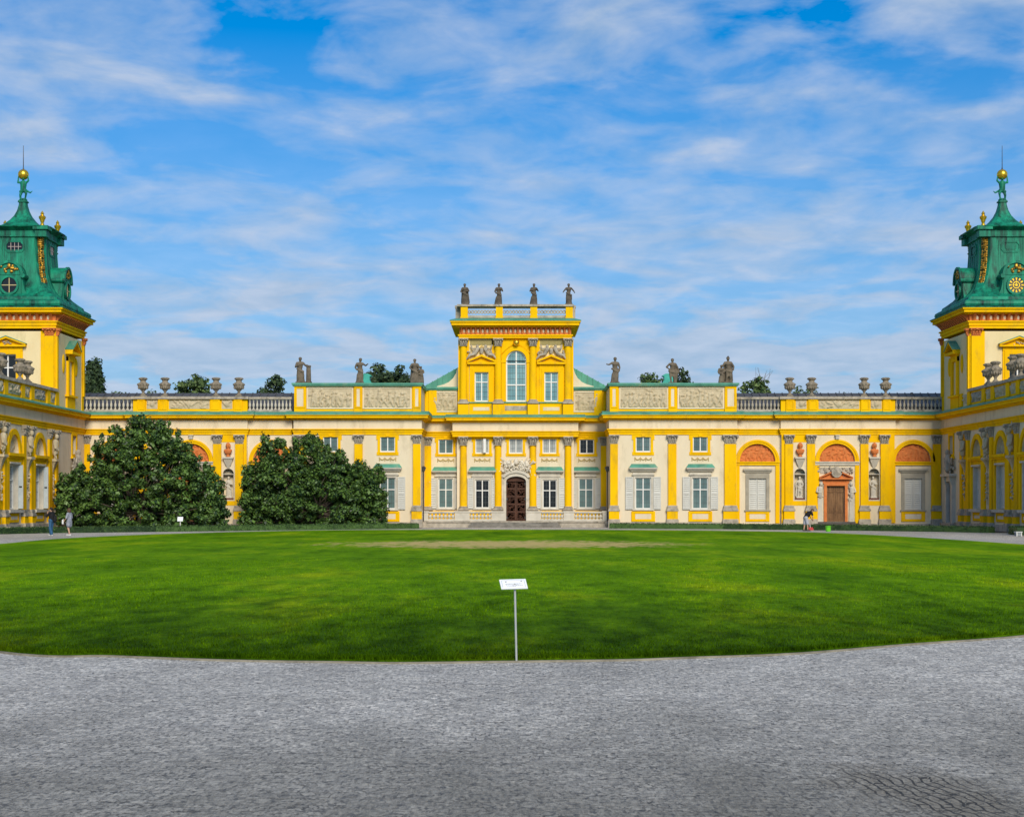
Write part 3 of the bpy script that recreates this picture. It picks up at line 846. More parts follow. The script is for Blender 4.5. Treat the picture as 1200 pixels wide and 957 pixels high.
ZROOF = zz(449)
SM = 1 / 15.0
for side in (1, -1):
    m = (lambda px: xx(px)) if side == 1 else (lambda px: xx(1208 - px))
    ui, uo = m(714.6), m(863)
    wall_mb, para_mb, coping_mb = MB(fr0), MB(fr0), MB(fr0)
    wins_x = [m(753.7), m(820.6)]
    holes = []
    for c in wins_x:
        holes.append((c - 9.25 * SM, c + 9.25 * SM, zz(596.2), zz(559.5), .2))
        holes.append((c - 8.75 * SM, c + 8.75 * SM, zz(529.2), zz(511.3), .16))
    wall_mb.frame(fr0)
    wall_mb.wall(min(ui, uo), max(ui, uo), 0, zz(502), 0, holes)
    wall_mb.box(ui, uo, -.32, -14, 0, ZROOF - .3)
    for q in (ui, uo):                              # cheeks that close the wall to the body
        wall_mb.box(q, q + (.05 if q == min(ui, uo) else -.05), -.001, -.4, 0, zz(502))
    ENT.run(fr0, ui, uo, 0, -10, (1, 1) if side == 1 else (1, 1))
    # parapet with two reliefs
    para_mb.box(ui + side * .05, uo - side * .05, -.6, .03, zz(482.2), zz(452.4))
    for a, c in ((714.5, 724.5), (783, 793), (849, 863)):
        para_mb.box(m(a), m(c), -.3, .16, zz(481.6) - .1, zz(452.4) + .002)
        para_mb.frame_rect(*sorted((m(a + 1.3), m(c - 1.3))), zz(478), zz(454), .10, .16, .2)
        ped_in = MB(fr0).box(m(a + 3.2), m(c - 3.2), .16, .175, zz(476.2), zz(455.8))
        ped_in.build('parapet_inset', CRM, PAL)
    for a, c in ((727, 781.5), (795.5, 847)):
        MB(fr0).frame_rect(*sorted((m(a - 1.6), m(c + 1.6))), zz(479), zz(453.4), .12, .02, .09).build('panel_frame', CRM, PAL)
        relief_part(fr0, PAL, m(a), m(c), zz(477.2), zz(455), .05, sd(), RLF, .16)
    coping_mb.box(ui - side * .12, uo + side * .12, -.75, .30, zz(452.4), zz(450.8))
    coping_mb.box(ui - side * .18, uo + side * .18, -.8, .36, zz(450.8), zz(448.9))
    # pilasters
    for a, c in ((715, 724), (782.9, 792.6), (848.8, 862.6)):
        pilaster(fr0, PAL, m(a), m(c), 0, .16, LV)
    for i, c in enumerate(wins_x):
        lower_window(fr0, PAL, c, 0, SM, (1, 1), GLS, z0=zz)
        upper_window(fr0, PAL, c, 0, SM, zz, GLS)
        apron(fr0, PAL, c - 14 * SM, c + 14 * SM, zz(611), zz(598.9), 0)
    MB(fr0).box(ui - side * .05, uo + side * .05, -.1, .07, 0, zz(611.6)).build('plinth', STO, PAL)
    # downpipe with its hopper in the inner corner
    pc = m(713.0) - side * .02
    dp = MB((0, D + 1.2, 0)).tube((pc, .1, .5), (pc, .1, zz(552)), .045, .045, 8, 0).build('downpipe', IRN, PAL)
    MB((0, D + 1.2, 0)).loft([[(pc - a, .1 - a, z), (pc + a, .1 - a, z), (pc + a, .1 + a, z), (pc - a, .1 + a, z)] for a, z in ((.05, zz(553)), (.17, zz(549)), (.17, zz(548)), (.22, zz(547.6)), (.05, zz(545.5)))]).build('hopper', IRN, dp)
    wall_mb.build('wall', CRM, PAL, angle=0)
    para_mb.build('parapet', YEL, PAL); coping_mb.build('coping', COP, PAL)
    MB(fr0).box(side * 7.2, side * 17.1, -.8, -16, ZROOF - .3, ZROOF - .05).build('flat_roof', COP, PAL)
# small copper roof turrets showing behind the parapet statues
for px, flip in ((428.5, 1), (783.0, -1)):
    Yt = D + 6; c = xx(px, Yt)
    b = MB((0, Yt, 0))
    rings = []
    for hwL, hwR, z in ((.5, 1.6, zz(449)), (.42, .95, zz(446)), (.36, .5, zz(442.5)), (.36, .36, zz(439)), (.36, .36, zz(434.5)), (.5, .5, zz(434.2)), (.5, .5, zz(433.2)), (.25, .25, zz(431.2))):
        l_, r_ = (hwL, hwR) if flip == 1 else (hwR, hwL)
        rings.append([(c - l_, .5, z), (c + r_, .5, z), (c + r_, -.5, z), (c - l_, -.5, z)])
    b.loft(rings).build('roof_turret', mat('bright_patina', (.06, .42, .33), (.04, .30, .24), .6, 2), PAL)

# -------- the centre
frC = (0, DC, 0)
def cz(py): return H + (HY - py) * DC / F
def cxp(px): return (px - CX) * DC / F
S2 = DC / F
REC = -.6
uB = xx(714.6)                                       # inner faces of the projecting blocks
uA = cxp(672.5)                                      # half width of the centre bay
cw = MB(frC)
low = [(cxp(522), 17.2, 595.2, 560.4, REC), (cxp(687), 17.2, 595.2, 560.4, REC),
       (cxp(565.2), 16.6, 595.2, 562, 0), (cxp(644.2), 16.6, 595.2, 562, 0)]
upp = [(cxp(522), 17.2, 531.2, 514.2, REC), (cxp(688), 17.2, 531.2, 514.2, REC),
       (cxp(565.2), 16.2, 531, 513.8, 0), (cxp(604.6), 16, 531, 513.8, 0), (cxp(643.9), 16.2, 531, 513.8, 0)]
def hole(c, w, r0, r1, d=.2): return (c - w * S2 / 2, c + w * S2 / 2, cz(r0), cz(r1), d)
DRX, DRW = cxp(604.8), 11.6 * S2                     # the carved door
hs = [hole(*q[:4]) for q in low + upp if q[4] == 0] + [(DRX - DRW, DRX + DRW, cz(610.5), cz(564), .25), (DRX - DRW, DRX + DRW, cz(564), cz(564) + DRW * .52, .25)]
cw.wall(-uA, uA, 0, cz(505), 0, hs)
cw.spandrel(DRX, cz(564), DRW, .52, 0, .25)
for sg in (-1, 1):
    cw.wall(min(sg * uA, sg * uB), max(sg * uA, sg * uB), 0, cz(505), REC, [hole(*q[:4]) for q in low + upp if q[4] == REC and q[0] * sg > 0])
    cw.quad((sg * uA, 0, 0), (sg * uA, REC, 0), (sg * uA, REC, cz(505)), (sg * uA, 0, cz(505)))
cw.box(-uB, uB, REC - .3, -12, 0, cz(453))
cw.box(-uA + .05, uA - .05, -.32, REC - .31, 0, cz(505))
cw.build('centre_wall', CRM, PAL, angle=0)
ENT.run(frC, -uB, uB, REC, -4, (0, 0), 482.2)
ENT.run(frC, -uA - .28, uA + .28, .42, -3, (1, 1), 482.2)
ENT.done(PAL)
LVC = (cz(511.5), cz(522), cz(593.2), cz(597.4))
COLS = (543.2, 583.8, 624.6, 665.7)
for px in COLS: column(frC, PAL, cxp(px), .29, .10, LVC)
for px in (500.4, 709.0):
    pilaster(frC, PAL, cxp(px - 4.6), cxp(px + 4.6), REC, .14, (cz(511.5), cz(522), cz(593.2), cz(597.4), 0, 0), plinth=False)
zc_map = lambda py: cz(py)
panes_low = [GLS, GLS, GLD_K, GLD_K]; panes_up = [GLS, GLD_K, GLG, GLG, GLG]
shut = [(1, .62), (.85, 1), (.75, .5), (.6, 1)]
for k, (c, w, r0, r1, v) in enumerate(low):
    o = window(frC, PAL, c, w * S2, cz(r0), cz(r1), v - .14, panes_low[k], split=.62, bars=(2, 5))
    st = MB(frC).frame_rect(c - w * S2 / 2 - .13, c + w * S2 / 2 + .13, cz(r0) - .1, cz(r1) + .14, .13, v - .02, v + .06, False)
    st.box(c - w * S2 / 2 - .2, c + w * S2 / 2 + .2, v - .02, v + .13, cz(r0) - .12, cz(r0) - .002)
    st.box(c - w * S2 / 2 - .24, c + w * S2 / 2 + .24, v - .02, v + .10, cz(r1) + .14, cz(554))
    st.box(c - w * S2 / 2 - .3, c + w * S2 / 2 + .3, v - .02, v + .17, cz(558.2), cz(556.6))
    st.build('window_surround', LST, PAL)
    hw = 16.2 * S2
    h = MB(frC).box(c - hw + .1, c + hw - .1, v - .02, v + .26, cz(554), cz(552.8)).box(c - hw, c + hw, v - .02, v + .4, cz(552.8), cz(551.4)).build('window_hood', LST, PAL)
    MB(frC).loft([[(c - a, v - .02, z), (c + a, v - .02, z), (c + a, v + q, z), (c - a, v + q, z)] for a, q, z in
                  ((hw + .02, .42, cz(551.4) + .002), (hw - .02, .4, cz(550.8)), (hw - .17, .1, cz(547)), (hw - .2, .02, cz(546.8)))]).build('hood_roof', COP, h)
    for sg, on in zip((-1, 1), shut[k]):
        shutter(frC, o, c + sg * (w * S2 / 2 + .15), c + sg * (w * S2 / 2 + .15 + .6 * on), cz(596), cz(560), v + .07)
for k, (c, w, r0, r1, v) in enumerate(upp):
    upper_window(frC, PAL, c, v, S2, cz, panes_up[k], w, (r0, r1), (534.5, 511.6), fest=(k != 3))
# an open casement in the bay left of the door
MB(frC).box(cxp(566.5), cxp(569.5), 0, .45, cz(530.5), cz(514.4)).build('open_casement', WHT, PAL)

# carved door, its stone case and the trophy over it
b = MB(frC)
zs_ = cz(564)
pts = [(DRX - DRW, cz(610.5)), (DRX + DRW, cz(610.5))] + [(DRX + DRW * math.cos(math.pi * k / 14), zs_ + DRW * .52 * math.sin(math.pi * k / 14)) for k in range(15)]
b.prism(pts, -.24, -.15)
dr = b.build('door', WOD, PAL)
for sg in (-1, 1):
    a, c = DRX + sg * .04, DRX + sg * (DRW - .04)
    lf = MB(frC)
    rows = (609.3, 599.5, 590.5, 581.5, 572.5, 563)
    for r0, r1 in zip(rows, rows[1:]):
        u0, u1 = sorted((a, c))
        lf.frame_rect(u0, u1, cz(r0), cz(r1), .07, -.15, -.10)
        lf.grid(u0 + .07, u1 - .07, cz(r0) + .07, cz(r1) - .07, -.15, relief(u1 - u0 - .14, cz(r1) - cz(r0) - .14, sd(), .06, .022, 'lace'))
    lf.build('door_leaf', WOD, dr)
for r in (606.5, 584.5, 566.5):
    for sg in (-1, 1): MB(frC).box(DRX + sg * (DRW - .12), DRX + sg * (DRW + .07), -.11, -.08, cz(r) - .09, cz(r) + .09).build('hinge', IRN, dr)
b = MB(frC)
for sg in (-1, 1):
    u_in, u_mid, u_out = DRX + sg * DRW, DRX + sg * (DRW + .22), DRX + sg * (DRW + .46)
    b.box(u_in, u_mid, -.02, .14, .48, zs_); b.box(u_mid, u_out, -.02, .09, .48, cz(557.2))
    b.box(u_mid - sg * .02, u_out + sg * .06, -.02, .19, cz(557.8), cz(556.6))
b.ring(DRX, zs_, DRW, DRW + .22, -.02, .14, .52, n=16)
b.ring(DRX, zs_ + .2, DRW + .14, DRW + .36, .0, .24, .52, 12, 168, 14)
b.prism([(DRX - 1.05, cz(557)), (DRX + 1.05, cz(557)), (DRX + .75, cz(552.5)), (DRX + .35, cz(548)), (DRX - .35, cz(548)), (DRX - .75, cz(552.5))], -.02, .07)
b.build('door_case', LST, PAL)
b = MB(frC); rs = random.Random(4)
for sg in (-1, 1):                                     # two armour trophies with banners, trumpets and helmets
    for k in range(95):
        t = rs.random(); u = DRX + sg * (.1 + 1.45 * t); z = cz(549.5) - .5 * t * t + rs.uniform(-.12, .80) * (1 - .35 * t)
        a_ = rs.uniform(0, 6.28); l = rs.uniform(.04, .16); v_ = .1 + rs.uniform(0, .2)
        b.tube((u, v_, z), (u + l * math.cos(a_), v_ + rs.uniform(-.05, .08), z + l * math.sin(a_)), rs.uniform(.03, .085), rs.uniform(.03, .07), 6, 2)
    for k in range(4):
        b.ell((DRX + sg * rs.uniform(.3, 1.1), .22, cz(545) + rs.uniform(-.1, .3)), (.14, .13, .15), 10, 6)
    for k in range(5):
        an = R(rs.uniform(20, 70)); u = DRX + sg * rs.uniform(.3, .9); z = cz(545)
        b.tube((u, .15, z), (u + sg * .85 * math.cos(an), .28, z + .7 * math.sin(an)), .02, .045, 6, 1)
b.ell((DRX, .2, cz(541)), (.2, .15, .26), 10, 6)
b.tube((DRX + 1.1, .3, cz(545)), (DRX + 1.45, .45, cz(541)), .03, .16, 10, 0)
b.build('door_trophy', mat('white_stucco', (.76, .70, .58), (.58, .52, .42), .8, 3, bump=.2), PAL)

# terrace, steps, ground floor balustrade
for a, c, v_ in ((502, 537.5, REC), (549, 577, 0), (632, 660, 0), (671.5, 706, REC)):
    MB(frC).box(cxp(a), cxp(c), v_ - .02, v_ + .045, .45, cz(598.4)).build('dado', YEL, PAL)
tb = MB((0, 128.0, 0))
uT = cxp(707.5)
tb.box(-uT, uT, 0, -3.4, 0, .40).box(-uT - .05, uT + .05, .10, -.4, .40, .50)
for px in (493, 715): tb.box(xx(px - 6, 128), xx(px + 6, 128), .14, -.6, 0, .47)
tb.build('terrace', STO, PAL)
stp = MB((0, 128.0, 0))
for k, (hgt, ext) in enumerate(((.38, 0), (.26, .36), (.13, .72))):
    stp.box(cxp(553) - .1 * k, cxp(653) + .1 * k, .12 + ext, -.05, 0, hgt)
stp.build('steps', mat('step_stone', (.26, .24, .205), (.12, .11, .09), .85, 2, bump=.3), PAL)
frT = (0, 128.1, 0)
zr0, zr1 = .50, H + (HY - 598.8) * 128.1 / F
def tx(px): return (px - CX) * 128.1 / F
for a, c in ((494.5, 502), (533, 550.5), (576, 592), (617, 634), (660.5, 673), (706, 713.5)):
    pd = MB(frT)
    pd.box(tx(a), tx(c), -.2, .2, .5, zr1 - .09); pd.box(tx(a) - .05, tx(c) + .05, -.25, .25, zr1 - .09, zr1 + .02)
    pd.box(tx(a) - .04, tx(c) + .04, -.24, .24, .5, .6)
    pd.build('pedestal', LST, PAL)
for a, c, n in ((502, 533, 7), (550.5, 576, 6), (634, 660.5, 7), (673, 706, 8)):
    balustrade(frT, PAL, tx(a), tx(c), 0, zr0, zr1 - .02, n, LST, 'terrace_balustrade', r=.155)

# -------- upper storey of the centre: the pavilion
pv = MB(frC)
PW = cxp(669.5)
zP0, zP1 = cz(486.6), cz(396.5)
ARX, ARW = cxp(605), 11.9 * S2
hs = [(ARX - ARW, ARX + ARW, cz(470.5), cz(422.5), .22), (ARX - ARW, ARX + ARW, cz(422.5), cz(422.5) + ARW, .22)]
for c in (cxp(564.4), cxp(646)): hs.append((c - 8.1 * S2, c + 8.1 * S2, cz(470.5), cz(436), .2))
pv.wall(-PW, PW, zP0 - .3, zP1, 0, hs)
pv.spandrel(ARX, cz(422.5), ARW, 1.0, 0, .22)
pv.box(-PW, PW, -.34, -8, zP0 - .3, zP1)
for sg in (-1, 1): pv.quad((sg * PW, 0, zP0 - .3), (sg * PW, -.4, zP0 - .3), (sg * PW, -.4, zP1), (sg * PW, 0, zP1))
pv.build('pavilion_wall', CRY, PAL, angle=0)
yb = MB(frC)                                            # yellow fields behind columns and round the windows
fields = [(577.5, 597.5 - 5, 395, 472), (617.5, 631.5, 395, 472)]
yb.wall(cxp(576.5), cxp(632.5), cz(472), cz(396.5), .03, [(ARX - ARW - .02, ARX + ARW + .02, cz(471.9), cz(422.5), .03), (ARX - ARW - .02, ARX + ARW + .02, cz(422.5), cz(422.5) + ARW + .02, .03)])
yb.spandrel(ARX, cz(422.5), ARW + .02, 1.0, .03, .03)
for a, c in ((537, 549.8), (659.2, 672)): yb.box(cxp(a), cxp(c), -.02, .04, cz(472), cz(396.5))
for a, c in ((549.8, 576.5), (632.5, 659.2)): yb.box(cxp(a), cxp(c), -.02, .05, cz(485.5), cz(472.2))
for px in COLS: yb.box(cxp(px - 6.2), cxp(px + 6.2), -.02, .5, cz(486), cz(474))
yb.box(cxp(590), cxp(618.6), -.02, .06, cz(485.5), cz(472.2))
yb.build('yellow_facing', YEL, PAL)
for px, w, mm, r0, r1 in ((564, 19, CRM, 481, 477), (646, 19, CRM, 481, 477), (604.6, 26, STO, 481, 475.6)):
    MB(frC).box(cxp(px - w / 2), cxp(px + w / 2), .05, .075, cz(r0), cz(r1)).build('field_inset', mm, PAL)
for px in (564.5, 646.5):
    MB(frC).box(cxp(px - 13.5), cxp(px + 13.5), -.02, .03, cz(404.3), cz(398)).build('painted_panel', mat('olive_panel', (.36, .30, .12), (.28, .23, .09), .8, 3), PAL)
MB(frC).box(-PW - .05, PW + .05, -.02, .16, cz(472.2), cz(471)).build('string_course', COP, PAL)
for px in COLS:
    column(frC, PAL, cxp(px), .30, .12, (cz(397), cz(405.8), cz(468.3), cz(473.2)))
window(frC, PAL, ARX, ARW * 2, cz(470.3), cz(422.5) + ARW, -.18, GLB, split=(.325, .735), fw=.10, bars=(3, 9), arch=ARW)
b = MB(frC).ring(ARX, cz(422.5), ARW, ARW + .34, .0, .12, 1.0, n=22)
for sg in (-1, 1): b.box(ARX + sg * ARW, ARX + sg * (ARW + .34), .0, .115, cz(470.5), cz(422.5)); b.box(ARX + sg * (ARW - .01), ARX + sg * (ARW + .42), .0, .17, cz(425), cz(422.5))
b.build('window_surround', YEL, PAL)
for px in (564.4, 646):
    c = cxp(px)
    window(frC, PAL, c, 16.2 * S2, cz(470.3), cz(436), -.16, GLB, split=.66, fw=.085, bars=(2, 6))
    b = MB(frC)
    for sg in (-1, 1):
        b.box(c + sg * 8.1 * S2, c + sg * 11 * S2, .0, .14, cz(471), cz(433)); b.box(c + sg * 11 * S2, c + sg * 14 * S2, .0, .09, cz(471), cz(428))
    b.box(c - 11 * S2, c + 11 * S2, .0, .145, cz(436), cz(432.6)); b.box(c - 14 * S2, c + 14 * S2, .0, .11, cz(432.6), cz(427))
    b.build('window_surround', YEL, PAL)
    b = MB(frC).box(c - 16.8 * S2, c + 16.8 * S2, .0, .36, cz(427), cz(424.6))
    for sg in (-1, 1):
        b.prism([(c + sg * 16.9 * S2, cz(424.8)), (c + sg * 17.2 * S2, cz(423)), (c, cz(415.6)), (c, cz(418.2))], .0, .38)
    b.prism([(c - 13 * S2, cz(424.7)), (c + 13 * S2, cz(424.7)), (c, cz(418.5))], .0, .08)
    pdm = b.build('pediment', YEL, PAL)
    rs = random.Random(int(px)); t = MB(frC)
    for sg in (-1, 1):                                   # reclining figures with wreaths
        h0 = (c + sg * .28, .22, cz(408.2)); hip = (c + sg * .55, .24, cz(415))
        t.ell((c + sg * .34, .26, cz(406)), (.11, .12, .14), 8, 5)
        t.tube(h0, hip, .16, .15, 8); t.tube(hip, (c + sg * .95, .3, cz(416.5)), .12, .10, 8); t.tube((c + sg * .95, .3, cz(416.5)), (c + sg * 1.2, .26, cz(421)), .1, .06, 8)
        t.tube(h0, (c + sg * .75, .26, cz(409)), .07, .06, 6); t.tube((c + sg * .75, .26, cz(409)), (c + sg * .85, .26, cz(404.6)), .06, .05, 6)
        for k in range(12): t.ell((c + sg * rs.uniform(.45, 1.15), .2, cz(rs.uniform(411, 418))), (.09, .08, .07), 6, 4)
    t.ell((c, .2, cz(411)), (.16, .13, .3), 8, 5)
    t.build('pediment_sculpture', STO, pdm)
    t = MB(frC)
    for k in range(5): t.tube((c, .2, cz(412)), (c + (k - 2) * .09, .3, cz(404.5 + abs(k - 2))), .025, .02, 6, 1)
    t.build('gilt_rays', GLD, pdm)
# gilt ball with cords over the arched window
gb = MB(frC).ell((cxp(605), .34, cz(402)), .26, 16, 10)
gbo = gb.build('gilt_ball', GLD, PAL)
t = MB(frC)
for sg in (-1, 1):
    t.path([(cxp(605) + sg * (.2 + 1.5 * k / 6), .2, cz(403) - (k / 6) ** 1.3 * 1.35) for k in range(7)], .025, 6)
t.build('cord', YEL, gbo)

# pavilion entablature with terracotta brackets, green edge, pierced parapet
e1, e2, e3 = MB(frC), MB(frC), MB(frC)
def lev(mb, r0, r1, p, q=PW): mb.box(-q - p, q + p, -8 - p, .3 + p, cz(r0), cz(r1))
lev(e1, 396.6, 394.2, .04); lev(e1, 394.2, 392.4, .12); lev(e2, 392.4, 384.2, -.02); lev(e1, 384.2, 382.4, .30); lev(e1, 382.4, 379, .62); lev(e1, 379, 377.4, .72)
lev(e3, 377.4, 376.4, .76)
e3.loft([[(-PW - p, -8 - p, z), (PW + p, -8 - p, z), (PW + p, .3 + p, z), (-PW - p, .3 + p, z)] for p, z in ((.76, cz(376.4) + .002), (.1, cz(373.2)))])
e1.build('pavilion_cornice', YEL, PAL); e3.build('pavilion_flashing', COP, PAL)
n = 24
pfr = e2.build('pavilion_frieze', TER, PAL)
for k in range(n):
    u = -PW + (k + .5) * 2 * PW / n
    bm_, sc_ = MB(frC), MB(frC)
    bm_.loft([[(u - .055, .26, z), (u + .055, .26, z), (u + .055, v, z), (u - .055, v, z)] for v, z in ((.36, cz(391.8)), (.44, cz(389)), (.60, cz(386)), (.80, cz(384.6)))])
    bm_.build('bracket', TER, pfr)
    if k < n - 1: sc_.ell((u + PW / n, .29, cz(388.3)), (.10, .06, .16), 6, 4).build('ornament', CRM, pfr)

QW = cxp(670.8)
for px in (544.2, 585.2, 625.5, 667): 
    b = MB(frC).box(cxp(px - 4.1), cxp(px + 4.1), -.35, .32, cz(373.6), cz(359.6)).box(cxp(px - 4.6), cxp(px + 4.6), -.4, .36, cz(373.6), cz(371.8))
    b.build('roof_pedestal', YEL, PAL)
b = MB(frC).box(-QW - .1, QW + .1, -.45, .42, cz(359.6), cz(357.2))
for sg in (-1, 1): b.box(sg * QW - .3, sg * QW + .3, -.4, -7, cz(359.6), cz(357.2)); b.box(sg * QW - .25, sg * QW + .25, -.4, -7, cz(373), cz(359.6))
b.build('roof_coping', STO, PAL)
MB(frC).box(-PW - .1, PW + .1, -8, .0, cz(374.5), cz(372.8)).build('pavilion_roof', COP, PAL)
for a, c in ((548.3, 581.1), (589.3, 621.4), (629.6, 662.9)):
    b = MB(frC)
    u0, u1 = cxp(a), cxp(c)
    z0_, z1_ = cz(372.6), cz(360)
    b.box(u0, u1, -.1, .1, z0_, z0_ + .2); b.box(u0, u1, -.1, .1, z1_ - .1, z1_)
    n = 9
    for k in range(n):                                    # interlaced lattice of rings
        uc = u0 + (u1 - u0) * (k + .5) / n; rr_ = (u1 - u0) / n * .56
        b.ring(uc, (z0_ + z1_) / 2 + .05, rr_ - .085, rr_, -.06, .06, 1.25, 0, 360, 12)
        b.ring(uc + (u1 - u0) / n / 2, (z0_ + z1_) / 2 + .05, rr_ * .5 - .06, rr_ * .5, -.05, .05, 1.6, 0, 360, 10) if k < n - 1 else None
    b.build('pierced_parapet', STO, PAL)

# concave volute walls and green lean-to roofs flanking the pavilion
for sg in (-1, 1):
    frV = (0, DC + .9, 0)
    sV = (DC + .9) / F
    def vu(px): return sg * (604 - px) * sV
    def vz(py): return H + (HY - py) * sV
    arc = [(536, 431), (534.5, 437), (531, 443), (526, 447.5), (520, 450.3), (512, 452.5)]
    pts = [(vu(540), vz(454.5))] + [(vu(540), vz(431))] + [(vu(a), vz(c)) for a, c in arc] + [(vu(512), vz(454.5))]
    MB(frV).prism(pts, 0, -.6).build('volute_wall', CRM, PAL, angle=20)
    rfm = MB(frV).prism([(vu(540), vz(454.4)), (vu(540), vz(427.5)), (vu(536), vz(430)), (vu(496), vz(452.2)), (vu(494), vz(454.4))], -.62, -6)
    for k in range(6):
        pxk = 500 + k * 6.3
        zk = 430 + (452.2 - 430) * (536 - pxk) / 40.0
        rfm.box(vu(pxk) - .03, vu(pxk) + .03, -.55, -.62, vz(454), vz(zk) + .05)
    rfm.build('side_roof', COP, PAL)
    pp = MB(frC)
    ua, ub = sg * PW, sg * (uB - .02)
    pp.box(ua, ub, REC + .05, REC - 1.2, cz(486.5), cz(456.6))
    pp.box(cxp(604 + sg * 92.5), cxp(604 + sg * 102), REC - .1, REC + .16, cz(486), cz(456.6))
    pp.build('side_parapet', YEL, PAL)
    MB(frC).box(ua, ub, REC - 1.3, REC + .22, cz(456.6), cz(455.2)).box(ua, ub, REC - 1.4, REC + .3, cz(455.2), cz(452.9)).build('side_coping', COP, PAL)
    a, c = 604 + sg * 68.5, 604 + sg * 98.2
    MB(frC).frame_rect(*sorted((cxp(a), cxp(c + sg * 1.5))), cz(482.5), cz(457.5), .13, REC + .04, REC + .11).build('panel_frame', CRM, PAL)
    relief_part(frC, PAL, cxp(a + sg * 1), cxp(c), cz(481), cz(459.3), REC + .06, sd(), RLF, .14)

# ------------------------------------------------------------------ statues and figures as one continuous surface each
def figure(b, h=1.8, o=(0, 0, 0), robe=True, arms=((.30, .05, 1.12), (.22, .2, .95), (-.30, .05, 1.12), (-.18, .22, 1.05)), lean=0.0, turn=0.0,
           head=(0, 0, 0), cloak=False, wide=1.0, seed=0, helmet=False, legs=True, base=True):
    """draped standing figure, front towards +v; o = (u, v, z) of the base; arms = left elbow, left hand, right elbow, right hand for a 1.8 m figure"""
    k = h / 1.8; rs = random.Random(seed)
    ct, st_ = math.cos(turn), math.sin(turn)
    def q(x, y, z):
        x += lean * (z - .9) * .3
        return (o[0] + (x * ct - y * st_) * k, o[1] + (x * st_ + y * ct) * k, o[2] + z * k)
    def T(a, c, r0, r1=None): b.tube(q(*a), q(*c), r0 * k, (r0 if r1 is None else r1) * k, 10)
    if base: b.box(o[0] - .27 * k, o[0] + .27 * k, o[1] - .25 * k, o[1] + .25 * k, o[2] - .02, o[2] + .09 * k)
    hipx = .05 * (1 if lean >= 0 else -1)
    if robe:
        for sx, sy in ((-.10, .02), (.10, -.03), (0, .06)):
            T((sx * wide, sy, .10), (sx * .7 * wide + hipx * .5, sy * .6, .62), .15 * wide, .15)
        for i in range(11):
            a = i / 11 * 6.283 + rs.uniform(-.2, .2)
            T((.22 * wide * math.cos(a), .19 * math.sin(a), .08), (.13 * math.cos(a + .25) + hipx, .12 * math.sin(a + .25), rs.uniform(.75, 1.0)), .045, .04)
        T((hipx - .02, 0, .55), (hipx * .6, 0, .98), .17, .15)
        T((-.17, .10, 1.0), (.16, .14, .80), .07, .09); T((.16, .14, .80), (.19, .05, .45), .07, .05)
    else:
        for sx, fy in ((-1, .05), (1, -.04)):
            T((sx * .09 + hipx, 0, .93), (sx * .10 + hipx, .06, .50), .105, .075); T((sx * .10 + hipx, .06, .50), (sx * .11, fy - .03, .12), .075, .05)
            T((sx * .11, fy - .05, .09), (sx * .13, fy + .14, .07), .05, .045)
        T((-.10 + hipx, 0, .90), (.10 + hipx, 0, .90), .13)
        T((hipx - .1, .06, .86), (hipx + .12, .06, .78), .09, .11)
    T((hipx, 0, .95), (0, 0, 1.14), .145, .15); T((0, 0, 1.14), (0, .01, 1.34), .155, .165)
    T((-.16, 0, 1.41), (.16, 0, 1.41), .085)
    T((-.06, .10, 1.30), (.06, .10, 1.30), .09)
    T((0, 0, 1.42), (head[0] * .5, .01, 1.54), .065, .06)
    hx, hy = head[0], head[1] + .02
    b.ell(q(hx, hy, 1.66), (.095 * k, .11 * k, .135 * k), 12, 8)
    b.ell(q(hx, hy - .03, 1.71), (.11 * k, .115 * k, .105 * k), 12, 8)
    T((hx, hy + .09, 1.65), (hx, hy + .115, 1.63), .022)
    if helmet: T((hx, hy - .14, 1.74), (hx, hy + .06, 1.82), .03, .05)
    for sg, e, hd in ((1, arms[0], arms[1]), (-1, arms[2], arms[3])):
        T((sg * .19, 0, 1.39), e, .072, .058); T(e, hd, .056, .042); b.ell(q(*hd), .052 * k, 8, 6)
    if cloak:
        for i in range(6):
            x = -.22 + .088 * i
            T((x * .8, -.12, 1.40), (x * 1.15, -.17, .2), .06, .075)
    return q

def statue(name, label, loc, mb, m=None, group=None, voxel=.034, parent=None):
    me = remesh(mb, name, m or STAT, voxel)
    o = bpy.data.objects.new(name, me); COL.objects.link(o); o.location = loc; o.scale = (1.16, 1.1, 1.0) if name == 'statue' else (1, 1, 1)
    ROOT[o] = Vector(loc)
    return tag(o, label, 'statue', group)

G1 = 'statues along the parapets of the side blocks'
zpar = zz(448.9)
Yp = D + .25
# left block: draped figure leaning on a column stump, figure with raised forearm, two cloaked companions
b = MB(); figure(b, 2.05, robe=True, arms=((.33, .1, 1.2), (.46, .12, 1.22), (-.27, .08, 1.12), (-.12, .2, 1.2)), head=(.02, .03), seed=1, lean=-.1)
b.lathe(.56, .05, [(.24, 0), (.24, .1), (.18, .16), (.165, .9), (.15, 1.28), (.19, 1.32), (.17, 1.40)], 12); b.tube((.45, .12, 1.40), (.60, .12, .75), .08, .05)
statue('statue', 'weathered statue leaning on a column stump at the left end of the parapet', (xx(351.5), Yp, zpar), b, group=G1)
b = MB(); figure(b, 1.98, arms=((.36, .12, 1.25), (.50, .25, 1.36), (-.28, .0, 1.14), (-.20, .15, .98)), seed=2, head=(.03, 0), lean=.05, wide=.9)
statue('statue', 'weathered draped statue with raised forearm, beside a green turret, left block', (xx(421.3), Yp, zpar), b, group=G1)
b = MB(); figure(b, 1.92, arms=((.30, .05, 1.14), (.20, .20, 1.0), (-.31, .05, 1.14), (-.2, .2, 1.0)), cloak=True, wide=1.25, seed=3)
